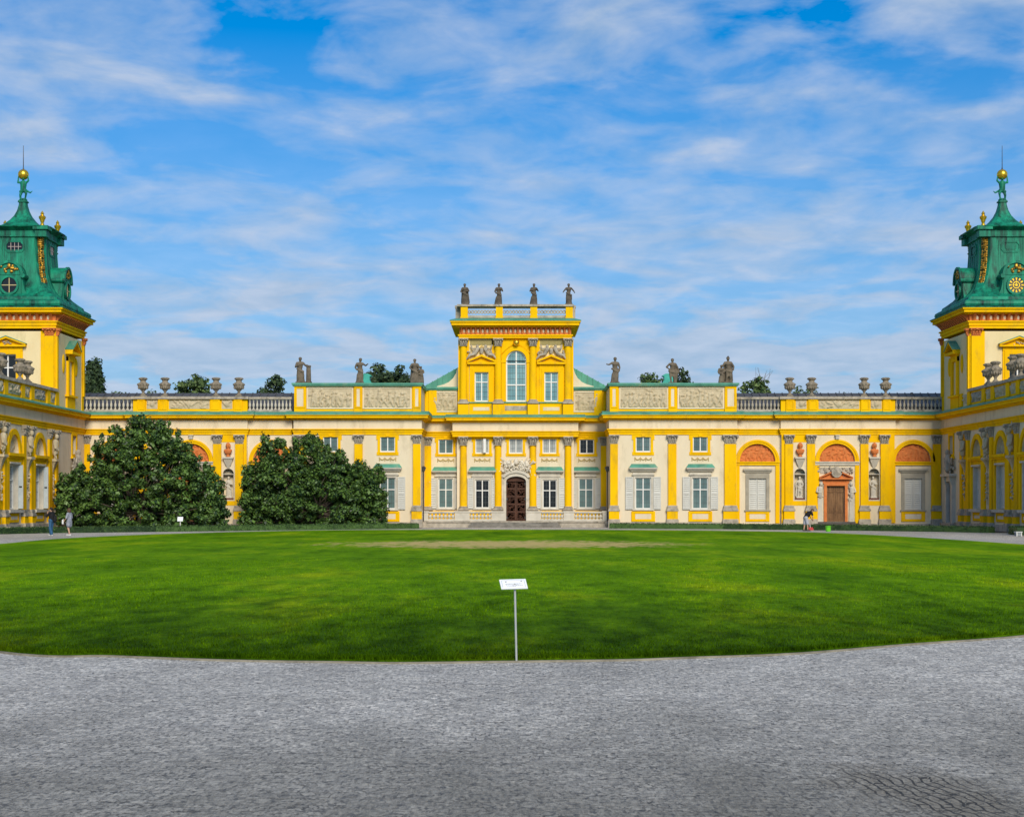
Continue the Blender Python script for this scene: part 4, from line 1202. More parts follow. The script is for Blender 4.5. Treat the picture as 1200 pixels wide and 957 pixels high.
figure(b, 1.35, (.42, -.05, 0), arms=((.28, .05, 1.14), (.18, .18, 1.0), (-.28, .05, 1.2), (-.25, .1, 1.3)), seed=4, wide=1.1, base=False)
statue('statue', 'cloaked statue with a smaller companion, left of the pavilion before a leafy tree', (xx(485.8), Yp, zpar), b, group=G1)
b = MB(); figure(b, 2.05, arms=((.28, .02, 1.10), (.26, .12, .85), (-.36, .08, 1.28), (-.50, .22, 1.30)), seed=5, wide=.92, lean=.08)
statue('statue', 'weathered statue holding a bent arm out to the left, just right of the pavilion', (xx(720.7), Yp, zpar), b, group=G1)
b = MB(); figure(b, 1.95, robe=False, arms=((.32, .0, 1.15), (.36, -.05, .95), (-.38, -.02, 1.18), (-.15, .05, .98)), seed=6, lean=-.06)
for i in range(5): b.tube((.18 + .05 * i, -.08, 1.45 - .1 * i), (.26 + .05 * i, -.1, .5 + .12 * i), .07, .06)
b.tube((.2, -.08, .1), (.27, -.08, .9), .09, .12)
statue('statue', 'weathered bare legged statue with one hand on the hip, middle of the right parapet', (xx(788.6), Yp, zpar), b, group=G1)
b = MB(); figure(b, 2.08, robe=False, arms=((.33, .02, 1.14), (.30, .12, .9), (-.32, .08, 1.14), (-.36, .1, 1.2)), cloak=True, seed=7, helmet=True, wide=1.1)
figure(b, 1.45, (-.46, .02, 0), arms=((.26, .05, 1.14), (.2, .2, 1.0), (-.27, .05, 1.1), (-.2, .15, .9)), seed=8, base=False)
b.tube((.16, -.16, .1), (.2, -.16, 1.5), .14, .15); b.tube((-.1, -.16, .1), (-.1, -.16, 1.5), .12, .14)
statue('statue', 'cloaked warrior statue with a smaller figure, right end of the right block parapet', (xx(853.6), Yp, zpar), b, group=G1)

G2 = 'dark statues on the roof parapet of the pavilion'
zp2 = cz(357.2)
for k, (px, arms, lab, wd, cl) in enumerate((
        (545.0, ((.29, .0, 1.15), (.12, .18, 1.12), (-.30, .05, 1.1), (-.12, .2, .95)), 'dark statue at the left end of the pavilion parapet with arms folded at the waist', 1.2, True),
        (584.3, ((.29, .06, 1.15), (.08, .2, 1.34), (-.28, .04, 1.12), (-.18, .18, .95)), 'dark statue with one hand lifted to the chest, second from left on the pavilion', 1.15, False),
        (625.5, ((.31, .02, 1.16), (.18, .18, 1.38), (-.28, .06, 1.14), (-.10, .2, 1.2)), 'dark statue with hands near the shoulders, third from left on the pavilion', 1.15, False),
        (666.6, ((.36, .04, 1.16), (.42, .14, 1.0), (-.36, .04, 1.16), (-.42, .14, 1.04)), 'dark statue with both elbows spread wide, at the right end of the pavilion parapet', .9, False))):
    b = MB(); figure(b, 1.72, arms=arms, seed=20 + k, wide=wd, cloak=cl, lean=(-.1, .12, .08, -.05)[k])
    statue('statue', lab, (cxp(px), DC - .02, zp2), b, STAD, G2)

# ------------------------------------------------------------------ stone urns
def urn_mesh():
    b = MB()
    b.box(-.24, .24, -.24, .24, 0, .10)
    b.lathe(0, 0, [(.22, .10), (.20, .16), (.10, .26), (.085, .36), (.14, .42), (.13, .46), (.20, .50), (.30, .62), (.40, .80), (.44, .94), (.42, 1.0), (.36, 1.04),
                   (.24, 1.10), (.20, 1.20), (.25, 1.27), (.31, 1.33), (.32, 1.42), (.24, 1.46), (.10, 1.48)], 18)
    for k in range(12):
        a = k / 12 * 6.283
        b.ell((.33 * math.cos(a), .33 * math.sin(a), .72), (.085, .085, .15), 6, 4)
        b.ell((.40 * math.cos(a + .26), .40 * math.sin(a + .26), .93), (.075, .075, .07), 6, 4)
    for k in range(9):
        a = k / 9 * 6.283
        b.ell((.29 * math.cos(a), .29 * math.sin(a), 1.37), (.07, .07, .06), 6, 4)
    return b.mesh('urn', mat('urn_stone', (.32, .27, .20), (.16, .135, .10), .9, 4, bump=.5, bscale=12, dirt=(.09, .08, .065), dirt_scale=1.6))
URN = urn_mesh()
def urn(loc, label, group, s=1.0, rot=0.0):
    o = bpy.data.objects.new('stone_urn', URN); COL.objects.link(o)
    o.location = loc; o.scale = (s, s, s); o.rotation_euler = (0, 0, rot)
    ROOT[o] = Vector(loc)
    return tag(o, label, 'urn', group)

# ------------------------------------------------------------------ galleries between the main block and the towers
def niche_statue(b, kind):
    if kind == 0: figure(b, 1.7, robe=False, arms=((.30, .06, 1.14), (.2, .18, .92), (-.32, .03, 1.12), (-.30, .12, .88)), seed=31, lean=.1, cloak=True)
    else: figure(b, 1.7, arms=((.29, .08, 1.15), (.1, .22, 1.15), (-.30, .06, 1.12), (-.18, .2, 1.0)), seed=32, lean=-.1)
def bust_mesh():
    b = MB()
    b.lathe(0, 0, [(.17, 0), (.19, .06), (.11, .12), (.11, .2)], 14)
    b.ell((0, .02, .42), (.30, .18, .24), 14, 8); b.ell((0, 0, .26), (.19, .14, .14), 12, 6)
    for sg in (-1, 1): b.ell((sg * .23, .02, .50), (.11, .14, .12), 10, 6)
    b.tube((0, 0, .55), (0, .03, .76), .11, .10)
    b.ell((0, .05, .90), (.145, .17, .19), 12, 8); b.ell((0, .0, .98), (.165, .17, .15), 12, 8); b.tube((0, .21, .89), (0, .245, .85), .03)
    b.tube((0, .13, .79), (0, .14, .72), .09, .06)
    for sg in (-1, 1): b.ell((sg * .14, -.02, .86), (.07, .1, .15), 8, 6)
    for k in range(6): b.tube((-.22 + .088 * k, .16, .56 - .03 * abs(k - 2)), (-.15 + .08 * k, .15, .30), .035, .03)
    return remesh(b, 'bust', TER, .022, 2)
BUST = bust_mesh()

def sculpt_lumps(b, u0, u1, v, z0, z1, n, seed, rmin=.06, rmax=.16):
    rs = random.Random(seed)
    for k in range(n):
        u, z = rs.uniform(u0, u1), rs.uniform(z0, z1)
        if k % 3 == 0:
            a = rs.uniform(0, 6.28); l = rs.uniform(.15, .4)
            b.tube((u, v + .08, z), (u + l * math.cos(a), v + rs.uniform(.05, .2), z + l * math.sin(a)), rs.uniform(rmin * .6, rmin), rmin * .5, 6, 1)
        else:
            b.ell((u, v + rs.uniform(.02, .14), z), (rs.uniform(rmin, rmax), rs.uniform(.06, .13), rs.uniform(rmin, rmax)), 7, 5)
    return b

def gallery(side):
    word = 'right' if side == 1 else 'left'
    m = (lambda px: xx(px)) if side == 1 else (lambda px: xx(1205 - px))
    root = empty('gallery_wing', (m(981), D + 3, 0), ('yellow arcaded gallery with terracotta lunettes, fully seen behind the bending man' if side == 1 else
                 'yellow arcaded gallery with terracotta lunettes, mostly hidden by two big magnolia bushes'), 'gallery', 'galleries between the main block and the towers')
    fr = (0, D + .35, 0); RV = .30                            # the middle stands forward
    ent = Entab()
    uE = m(862.5) if side == 1 else xx(341.8)
    uF = XR if side == 1 else XL
    r1, r2 = m(915.8), m(1048.6)
    W = MB(fr)
    arches = [(888.4, 0), (981, RV), (1071.3, 0)]
    def ahole(c): return [(c - 1.4, c + 1.4, zz(540.6), zz(540.6) + 1.4, .2), ]
    def seg(a, c, v, holes):
        a, c = sorted((a, c)); W.wall(a, c, 0, zz(502), v, [h for h in holes if a <= h[0] and h[1] <= c])
    holes = []
    for px, v in arches: holes += ahole(m(px))
    for px in (888.4, 1071.3):
        c = m(px); holes.append((c - 10.2 * SM, c + 10.2 * SM, zz(597.2), zz(559), .18))
    dX = m(981 - 1.6)
    holes.append((dX - 10.6 * SM, dX + 10.6 * SM, zz(611), zz(569), .3))
    NI = (937.4, 1024.4)
    for px in NI:
        c = m(px); holes.append((c - 6.2 * SM, c + 6.2 * SM, zz(585.4), zz(555.2), .5, True)); holes.append((c - 6.2 * SM, c + 6.2 * SM, zz(555.2), zz(555.2) + 6.2 * SM, .5, True))
    seg(uE, r1, 0, holes); seg(r1, r2, RV, holes); seg(r2, uF, 0, holes)
    for px, v in arches: W.spandrel(m(px), zz(540.6), 1.4, 1.0, v, .2)
    for px in NI: W.spandrel(m(px), zz(555.2), 6.2 * SM, 1.0, RV, .5)
    for q in (r1, r2): W.quad((q, RV, 0), (q, -.3, 0), (q, -.3, zz(502)), (q, RV, zz(502)))
    W.box(uE - side * .02, uF, -.36, -7.5, 0, zz(482))
    W.build('wall', CRM, root, angle=0)
    ent.run(fr, uE, r1, 0, -5, (0, 0)); ent.run(fr, r1, r2, RV, -4, (1, 1)); ent.run(fr, r2, uF, 0, -5, (0, 0))
    ent.done(root)
    for k, (px, v) in enumerate(arches):
        c = m(px)
        relief_part(fr, root, c - 1.42, c + 1.42, zz(540.6), zz(540.6) + 1.42, v - .19, sd(), TER, .12, step=.045, name='lunette_relief')
        b = MB(fr).ring(c, zz(540.6), 1.4, 1.56, v - .01, v + .09, n=24).ring(c, zz(540.6), 1.56, 1.72, v - .01, v + .14, n=24)
        b.build('archivolt', YEL, root)
        b = MB(fr).box(c - 1.76, c + 1.76, v - .02, v + .20, zz(542), zz(540.6)).box(c - 1.72, c + 1.72, v - .02, v + .13, zz(544.8), zz(542))
        b.build('impost_band', YEL if k != 1 else LST, root)
        for sg in (-1, 1): MB(fr).box(c + sg * 1.40, c + sg * 1.72, v - .02, v + .10, .35, zz(544.8)).build('jamb', YEL, root)
        if k != 1:
            o = MB(fr).frame_rect(c - .93, c + .93, zz(598), zz(556.6), .25, v - .02, v + .07, False).box(c - 1.13, c + 1.13, v - .02, v + .20, zz(551.6), zz(549.2)).box(
                c - 1.0, c + 1.0, v - .02, v + .12, zz(553.4), zz(551.6)).box(c - .93, c + .93, v - .02, v + .05, zz(556.6), zz(553.4)).box(c - 1.02, c + 1.02, v - .02, v + .14, zz(598.9), zz(597.4)).build('window_surround', mat('taupe_stone', (.40, .36, .28), (.30, .27, .21), .8, 2), root)
            shutter(fr, o, c - .66, c - .01, zz(597), zz(559.4), v - .12, WHT if side == 2 else SHT)
            shutter(fr, o, c + .01, c + .66, zz(597), zz(559.4), v - .12, SHT)
            apron(fr, root, c - .94, c + .94, zz(611), zz(599.2), v)
        else:
            b = MB(fr).box(c - .14, c + .14, v + .02, v + .24, zz(514.6), zz(509.4)).box(c - .19, c + .19, v + .02, v + .28, zz(510.4), zz(509.4))
            b.build('keystone', LST, root)
    # the giant pilasters
    v = RV
    for a, c in ((919.8, 929.2), (945.6, 955.0), (1008.2, 1017.5), (1031.6, 1041)): pilaster(fr, root, m(a), m(c), v, .20, LV)
    for a, c in ((915.9, 919.6), (1041.2, 1048.4)):
        MB(fr).box(m(a), m(c), v - .02, v + .07, .35, zz(509.4)).build('pilaster_strip', YEL, root)
    pilaster(fr, root, m(1094.2) if side == 1 else m(1100.6), m(1103.6) if side == 1 else m(1110), 0, .14, LV)
    for a, c in ((929.2, 945.6), (1017.5, 1031.6)):
        for q0, q1 in ((592, 586.6), (518, 509.4)): MB(fr).box(m(a), m(c), v - .02, v + .03, zz(q0), zz(q1)).build('yellow_panel', YEL, root)
    # consoles, busts, niches with statues
    for k, px in enumerate(NI):
        c = m(px)
        b = MB(fr).box(c - .42, c + .42, v - .02, v + .36, zz(537.4), zz(535.4))
        b.loft([[(c - a, v - .02, z), (c + a, v - .02, z), (c + a, v + d_, z), (c - a, v + d_, z)] for a, d_, z in ((.08, .05, zz(548)), (.2, .12, zz(545)), (.28, .2, zz(541)), (.36, .3, zz(537.5)))])
        for sg in (-1, 1): b.tube((c + sg * .3, v + .2, zz(539)), (c + sg * .16, v + .12, zz(545)), .05, .04, 6)
        b.build('console', LST, root)
        MB(fr).frame_rect(c - 6.9 * SM, c + 6.9 * SM, zz(586.6), zz(555.2), .05, v - .01, v + .035).ring(c, zz(555.2), 6.25 * SM, 6.9 * SM, v - .01, v + .03, n=14).build('niche_frame', LST, root)
        bo = bpy.data.objects.new('bust', BUST); COL.objects.link(bo)
        p = wp(fr, c, v + .18, zz(535.4)); bo.location = p; ROOT[bo] = p; bo.rotation_euler = (0, 0, (.25 if k else -.25)); bo.scale = (1, 1, 1)
        inner = (k == 0)
        if side == 1: lab = ('terracotta bust on a stone console, left of the orange framed door' if inner else 'terracotta bust on a stone console, right of the orange framed door')
        else: lab = ('terracotta bust on a stone console, seen in the gap between the two magnolia bushes' if inner else 'terracotta bust on a console behind the left magnolia bush')
        tag(bo, lab, 'bust', 'terracotta busts on the gallery consoles')
        b = MB(); niche_statue(b, k if side == 1 else 1 - k)
        MBp = wp(fr, c, v - .22, zz(583.4))
        s = statue('niche_statue', ('pale statue of a bare legged figure in the niche left of the orange framed door' if inner else 'pale draped statue in the niche right of the orange framed door') if side == 1 else
                   ('pale draped statue in the niche between the two magnolia bushes' if inner else 'pale bare legged statue in the niche behind the left magnolia bush'), MBp, b, LST, 'statues in the gallery niches')
        s.scale = (1, .8, 1)
        MB(fr).box(c - .38, c + .38, v - .44, v + .02, zz(585.3), zz(583.4)).build('niche_base', MRN, root)
    # the portal
    c = dX; w = 10.6 * SM
    d_ = MB(fr).box(c - w, c + w, v - .28, v - .18, zz(611), zz(569)).build('door', WDB, root)
    for sg in (-1, 1):
        lf = MB(fr); a, e = sorted((c + sg * .03, c + sg * (w - .04)))
        for q0, q1 in ((610.4, 599.5), (599, 576.5), (576, 570)):
            lf.frame_rect(a, e, zz(q0), zz(q1), .07, v - .18, v - .14); lf.box(a + .14, e - .14, v - .18, v - .155, zz(q0) + .14, zz(q1) - .10)
        lf.build('door_leaf', WDB, d_)
    b = MB(fr)
    for sg in (-1, 1): b.box(c + sg * w, c + sg * (w + .22), v - .02, v + .12, .35, zz(569))
    b.box(c - w - .22, c + w + .22, v - .02, v + .13, zz(569), zz(566.4)); b.box(c - w - .1, c + w + .1, v - .02, v + .06, zz(566.4), zz(561.6))
    for sg in (-1, 1): b.box(c + sg * (w + .1), c + sg * (w + .34), v - .02, v + .10, zz(566.4), zz(561.6))
    b.box(c - 1.3, c + 1.3, v - .02, v + .34, zz(561.6), zz(560))
    b.prism([(c - 1.28, zz(560)), (c + 1.28, zz(560)), (c, zz(551.6))], v - .02, v + .10)
    for sg in (-1, 1): b.prism([(c + sg * 1.3, zz(560)), (c + sg * 1.3, zz(558.8)), (c + sg * .35, zz(552.2)), (c + sg * .35, zz(553.8))], v - .0, v + .36)
    po = b.build('door_case', TER, root)
    b = MB(fr).ell((c + .02, v + .26, zz(553)), (.36, .16, .38), 12, 8)
    b.ring(c + .02, zz(553), .30, .42, v + .18, v + .36, 1.05, 0, 360, 16).box(c - 1.2, c + 1.2, v - .02, v + .05, zz(554.5), zz(547.5))
    for sg in (-1, 1): sculpt_lumps(b, c + sg * .35, c + sg * 1.35, v, zz(555), zz(547), 14, sd(), .05, .12)
    b.build('portal_cartouche', STO, po)
    for sg in (-1, 1):
        b = MB(fr); uc = c + sg * (w + .52)
        b.loft([[(uc - a, v - .02, z), (uc + a, v - .02, z), (uc + a, v + d2, z), (uc - a, v + d2, z)] for a, d2, z in ((.20, .14, .35), (.17, .12, zz(592)), (.20, .18, zz(583)))])
        b.tube((uc, v + .12, zz(582)), (uc, v + .18, zz(572)), .15, .2, 8); b.ell((uc - sg * .05, v + .25, zz(567.2)), (.14, .15, .17), 10, 6)
        b.tube((uc + sg * .18, v + .15, zz(571)), (uc + sg * .28, v + .2, zz(576)), .08, .07, 6); b.tube((uc + sg * .28, v + .2, zz(576)), (uc - sg * .02, v + .3, zz(577)), .07, .05, 6)
        b.tube((uc - sg * .2, v + .12, zz(571)), (uc - sg * .12, v + .25, zz(565)), .07, .05, 6)
        sculpt_lumps(b, uc - .2, uc + .2, v + .05, zz(586), zz(578), 8, sd(), .05, .1)
        b.build('herm', LST, root)
    b = MB(fr)
    for k, e in enumerate((.30, .75, 1.2)): b.box(c - 1.5 - .25 * k, c + 1.5 + .25 * k, v - .1, v + e, 0, .46 - .15 * k)
    b.build('steps', mat('worn_dark_stone', (.12, .11, .095), (.06, .055, .05), .85, 2), root)
    # parapet: balusters, relief block, balusters
    z0, z1 = zz(482.2), zz(466.4)
    P = MB(fr)
    P.box(r1 - side * .04, r2 + side * .04, v - .5, v + .02, z0, zz(467.6))
    for a, e in ((921, 931), (947, 958.5), (1008.5, 1019.5), (1034.5, 1044)):
        P.box(m(a), m(e), v - .3, v + .13, z0, zz(467.6) - .002)
        P.frame_rect(*sorted((m(a + 1), m(e - 1))), zz(480), zz(468.6), .09, v + .13, v + .165)
    P.build('parapet', YEL, root)
    MB(fr).box(r1 - side * .15, r2 + side * .15, v - .6, v + .25, zz(467.6), zz(464.6)).build('coping', STO, root)
    for a, e, kd in ((932.8, 945.2, 'scroll'), (959.5, 1007, 'scroll'), (1020.5, 1033.2, 'scroll')):
        relief_part(fr, root, m(a), m(e), zz(479), zz(468.4), v + .03, sd(), RLF, .13, kd, .05)
    BM = LST if side == -1 else STO
    balustrade(fr, root, m(863) if side == 1 else xx(341.4), r1 - side * .05, .02, z0, zz(464.8), 12, BM, 'roof_balustrade', rail_m=STO, r=.10)
    balustrade(fr, root, r2 + side * .05, uF, .02, z0, zz(464.8), 12, BM, 'roof_balustrade', rail_m=STO, r=.10)
    # low dark roof with standing seams behind the parapet
    rb = MB(fr).mould([(-.7, zz(481)), (-.7, 9.5), (-4.2, 10.80), (-7.6, 9.6), (-7.6, zz(481))], uE, uF + side * 2.5)
    n = 30
    for k in range(n + 1):
        u = uE + (uF + side * 2.5 - uE) * k / n
        rb.mould([(-.68, 9.5), (-.68, 9.56), (-4.2, 10.86), (-4.2, 10.79)], u - .03, u + .03)
    rb.build('roof', SLT, root)
    if side == 1: MB(fr).tube((m(1084), -4, 10.4), (m(1084), -4, zz(457.6)), .16, .16, 10, 1).build('roof_vent', SLT, root)
    MB(fr).box(uE, uF, -.1, .10, 0, .30).box(r1 - side * .1, r2 + side * .1, 0, v + .10, 0, .31).build('plinth', STO, root)
    us = (925.8, 951.6, 1013.2, 1038.4) if side == 1 else (1205 - 279.6, 1205 - 252.8, 1205 - 193, 1205 - 167.2)
    for k, px in enumerate(us):
        pos = ('first', 'second', 'third', 'fourth')[k]
        urn(wp(fr, m(px), v - .1, zz(464.6)), f'grey stone urn on the {word} gallery parapet, {pos} from the main block', 'stone urns on the gallery parapets', 1.02, k * .7)
    return root
GR = gallery(1); GL = gallery(-1)

# ------------------------------------------------------------------ side wings running towards the viewer
def wing(side):
    XW = XR if side == 1 else XL
    fr = (XW, 0, -math.pi / 2 if side == 1 else math.pi / 2)
    def yu(Y): return -Y if side == 1 else Y
    root = empty('side_wing', (XW + side * 4, 105, 0), ('yellow side wing with arched bays along the right edge of the courtyard, orange shaded' if side == 1 else
                 'yellow side wing with arched bays and open grey shutters along the left edge'), 'palace wing', 'side wings of the palace')
    Y0, Y1 = 84.0, D + .35
    AR = [114.9 + (1.0 if side == 1 else 0) - 5.9 * k for k in range(6)] if side == -1 else [117.0 - 5.7 * k for k in range(6)]
    W = MB(fr); holes = []
    zs_ = 5.28; ra, kz = 1.15, 1.10
    for y in AR:
        c = yu(y)
        holes.append((c - ra, c + ra, zs_, zs_ + ra * kz, .45)); holes.append((c - .95, c + .95, 1.5, 4.55, .4))
    yn = 123.9
    holes.append((yu(yn) - .55, yu(yn) + .55, 5.6, 7.15, .3, True))
    holes.append((yu(yn) - .62, yu(yn) + .62, .4, 3.55, .5, True))
    a, c = sorted((yu(Y0), yu(Y1)))
    W.wall(a, c, 0, zz(502), 0, holes)
    for y in AR: W.spandrel(yu(y), zs_, ra, kz, 0, .45)
    W.box(a, c, -.5, -7.2, 0, zz(482))
    W.build('wall', CRM, root, angle=0)
    ent = Entab(); ent.run(fr, yu(Y0), yu(Y1 - .02), 0, -7, (0, 0)); ent.done(root)
    for k, y in enumerate(AR):
        c = yu(y)
        relief_part(fr, root, c - ra, c + ra, zs_, zs_ + ra * kz, -.40, sd(), RLF, .22, step=.06, name='arch_relief')
        b = MB(fr).ring(c, zs_, ra, ra + .38, -.01, .12, kz, n=22)
        for sg in (-1, 1): b.box(c + sg * ra, c + sg * (ra + .38), -.01, .118, 1.45, zs_)
        b.box(c - ra, c + ra, -.02, .06, 4.62, 4.95)
        b.build('archivolt', YEL, root)
        MB(fr).box(c - ra - .5, c + ra + .5, -.02, .30, 5.08, 5.28).box(c - ra - .42, c + ra + .42, -.02, .2, 4.95, 5.08).build('impost_band', YEL, root)
        o = window(fr, root, c, 1.8, 1.52, 4.5, -.38, GLG if side == -1 else GLD_K, split=.66, bars=(2, 5))
        MB(fr).frame_rect(c - 1.02, c + 1.02, 1.5, 4.62, .12, -.36, .04, False).box(c - 1.1, c + 1.1, -.02, .18, 4.56, 4.68).build('window_surround', LST, root)
        if side == -1:
            # shutters swung open square to the wall
            for sg in (-1, 1):
                cf = wp(fr, c + sg * .98, .02, 0)
                sf = (cf.x, cf.y, fr[2] + math.pi / 2)
                shutter(sf, o, -.34, 0.0, 1.55, 4.5, -.03, mat('blue_grey_paint', (.50, .55, .55), (.40, .45, .46), .6, 2)) if sg > 0 else None
        else:
            shutter(fr, o, c - .86, c - .01, 1.55, 4.48, -.26); shutter(fr, o, c + .01, c + .86, 1.55, 4.48, -.26)
        apron(fr, root, c - 1.0, c + 1.0, .62, 1.24, 0)
        MB(fr).box(c - 1.45, c + 1.45, -.02, .26, 1.28, 1.48).build('window_sill', LST, root)
    # pairs of pilasters with a herm between them
    piers = [AR[0] + (AR[0] - AR[1]) * .5 + .2] + [(p + q) / 2 for p, q in zip(AR, AR[1:])]
    for k, y in enumerate(piers):
        for dy in (-.85, .85):
            c = yu(y + dy)
            pilaster(fr, root, c - .30, c + .30, 0, .17, (zz(509.3), zz(520), 1.48, 1.02, .55, 0), plinth=True)
        c = yu(y)
        h = MB(fr)
        h.box(c - .42, c + .42, -.02, .08, 1.5, zz(509.4)); 
        ho = h.build('pier_field', YEL if k % 2 == 0 else CRM, root)
        b = MB(fr)
        b.tube((c, .22, 5.55), (c, .24, 6.35), .20, .24, 8); b.ell((c, .34, 6.75), (.16, .17, .21), 10, 6)
        for sg in (-1, 1): b.tube((c + sg * .24, .22, 6.4), (c + sg * .36, .34, 5.9), .09, .07, 6); b.tube((c + sg * .36, .34, 5.9), (c + sg * .1, .42, 5.75), .07, .05, 6)
        sculpt_lumps(b, c - .25, c + .25, .15, 5.2, 5.75, 10, sd(), .06, .13)
        sculpt_lumps(b, c - .3, c + .3, .12, 6.85, 7.2, 8, sd(), .06, .13)
        b.box(c - .44, c + .44, -.02, .46, 4.95, 5.12)
        b.loft([[(c - q, -.02, z), (c + q, -.02, z), (c + q, d_, z), (c - q, d_, z)] for q, d_, z in ((.05, .1, 4.1), (.16, .16, 4.4), (.26, .28, 4.75), (.40, .42, 4.96))])
        q = MB(fr).box(c - .05, c + .05, .05, .10, 2.1, 4.05)
        sculpt_lumps(q, c - .14, c + .14, .06, 2.1, 4.0, 16, sd(), .05, .11).build('trophy_drop', RLF, ho)
        b.build('herm', RLF, ho)
    # the narrow end bay with its side door and trophy
    c = yu(yn)
    MB(fr).frame_rect(c - .75, c + .75, 5.45, 7.25, .2, -.01, .09).box(c - .9, c + .9, -.02, .2, 5.3, 5.45).build('blind_window', YEL, root)
    b = MB(fr)
    for sg in (-1, 1): b.box(c + sg * .62, c + sg * 1.0, -.02, .28, .3, 3.55)
    b.box(c - 1.0, c + 1.0, -.02, .3, 3.55, 3.95).box(c - 1.3, c + 1.3, -.02, .55, 3.95, 4.15)
    for sg in (-1, 1): b.loft([[(c + sg * .8 - .16, -.02, z), (c + sg * .8 + .16, -.02, z), (c + sg * .8 + .16, q, z), (c + sg * .8 - .16, q, z)] for q, z in ((.3, 3.3), (.4, 3.6), (.5, 3.95))])
    po = b.build('door_case', LST, root)
    MB(fr).box(c - .6, c + .6, -.35, -.28, .4, 3.5).frame_rect(c - .6, c + .6, .4, 3.5, .12, -.28, -.22).build('door', WOD, root)
    b = MB(fr)
    sculpt_lumps(b, c - 1.1, c + 1.1, .12, 4.2, 5.0, 34, sd(), .09, .22)
    b.tube((c, .3, 4.5), (c, .3, 5.5), .26, .22, 8); b.ell((c, .34, 5.75), (.2, .2, .26), 10, 6)
    for sg in (-1, 1): b.tube((c + sg * .5, .3, 4.5), (c + sg * 1.0, .3, 5.3), .12, .07, 8); b.tube((c + sg * .2, .3, 5.4), (c + sg * .65, .35, 5.0), .1, .08, 6)
    b.build('portal_sculpture', STO, po)
    MB(fr).box(c - 1.5, c + 1.5, -.1, .5, 0, .4).build('steps', STO, root)
    # parapet with reliefs and urns
    z0, z1 = zz(481.6), zz(466.8)
    yE = 119.0
    P = MB(fr).box(yu(Y0), yu(yE), -.5, 0, z0 - .05, z1)
    bay = abs(AR[0] - AR[1])
    for k, y in enumerate(piers):
        for dy in (-1.1, 1.1): P.box(yu(y + dy) - .4, yu(y + dy) + .4, -.3, .12, z0, z1 - .002)
    P.build('parapet', YEL, root)
    MB(fr).box(yu(Y0), yu(yE), -.6, .22, z1, z1 + .20).build('coping', STO, root)
    for k, y in enumerate(piers):
        relief_part(fr, root, yu(y - .6), yu(y + .6), z0 + .15, z1 - .12, .02, sd(), RLF, .14, 'scroll')
    for k, y in enumerate(AR[:4]):
        relief_part(fr, root, yu(y - 1.35), yu(y + 1.35), z0 + .15, z1 - .12, .02, sd(), STO if k == 0 else RLF, .16, 'scroll')
    MB(fr).box(yu(Y0), yu(Y1 - .8), -.1, .12, 0, .45).build('plinth', STO, root)
    MB(fr).mould([(-.6, z0), (-.6, z0 + .3), (-3.5, z1 + .2), (-7, z0 + .3), (-7, z0)], yu(Y0), yu(118)).build('roof', SLT, root)
    for k, y in enumerate(piers[1:3]):
        for j, dy in enumerate((.85, -.85)):
            nth = ('nearest to', 'second from', 'third from', 'fourth from')[k * 2 + j]
            urn(wp(fr, yu(y + dy), -.2, z1 + .2), f'grey stone urn on the {"right" if side == 1 else "left"} wing parapet, {nth} the tower corner', 'stone urns on the wing parapets', 1.05, j)
    return root
WR = wing(1); WL = wing(-1)

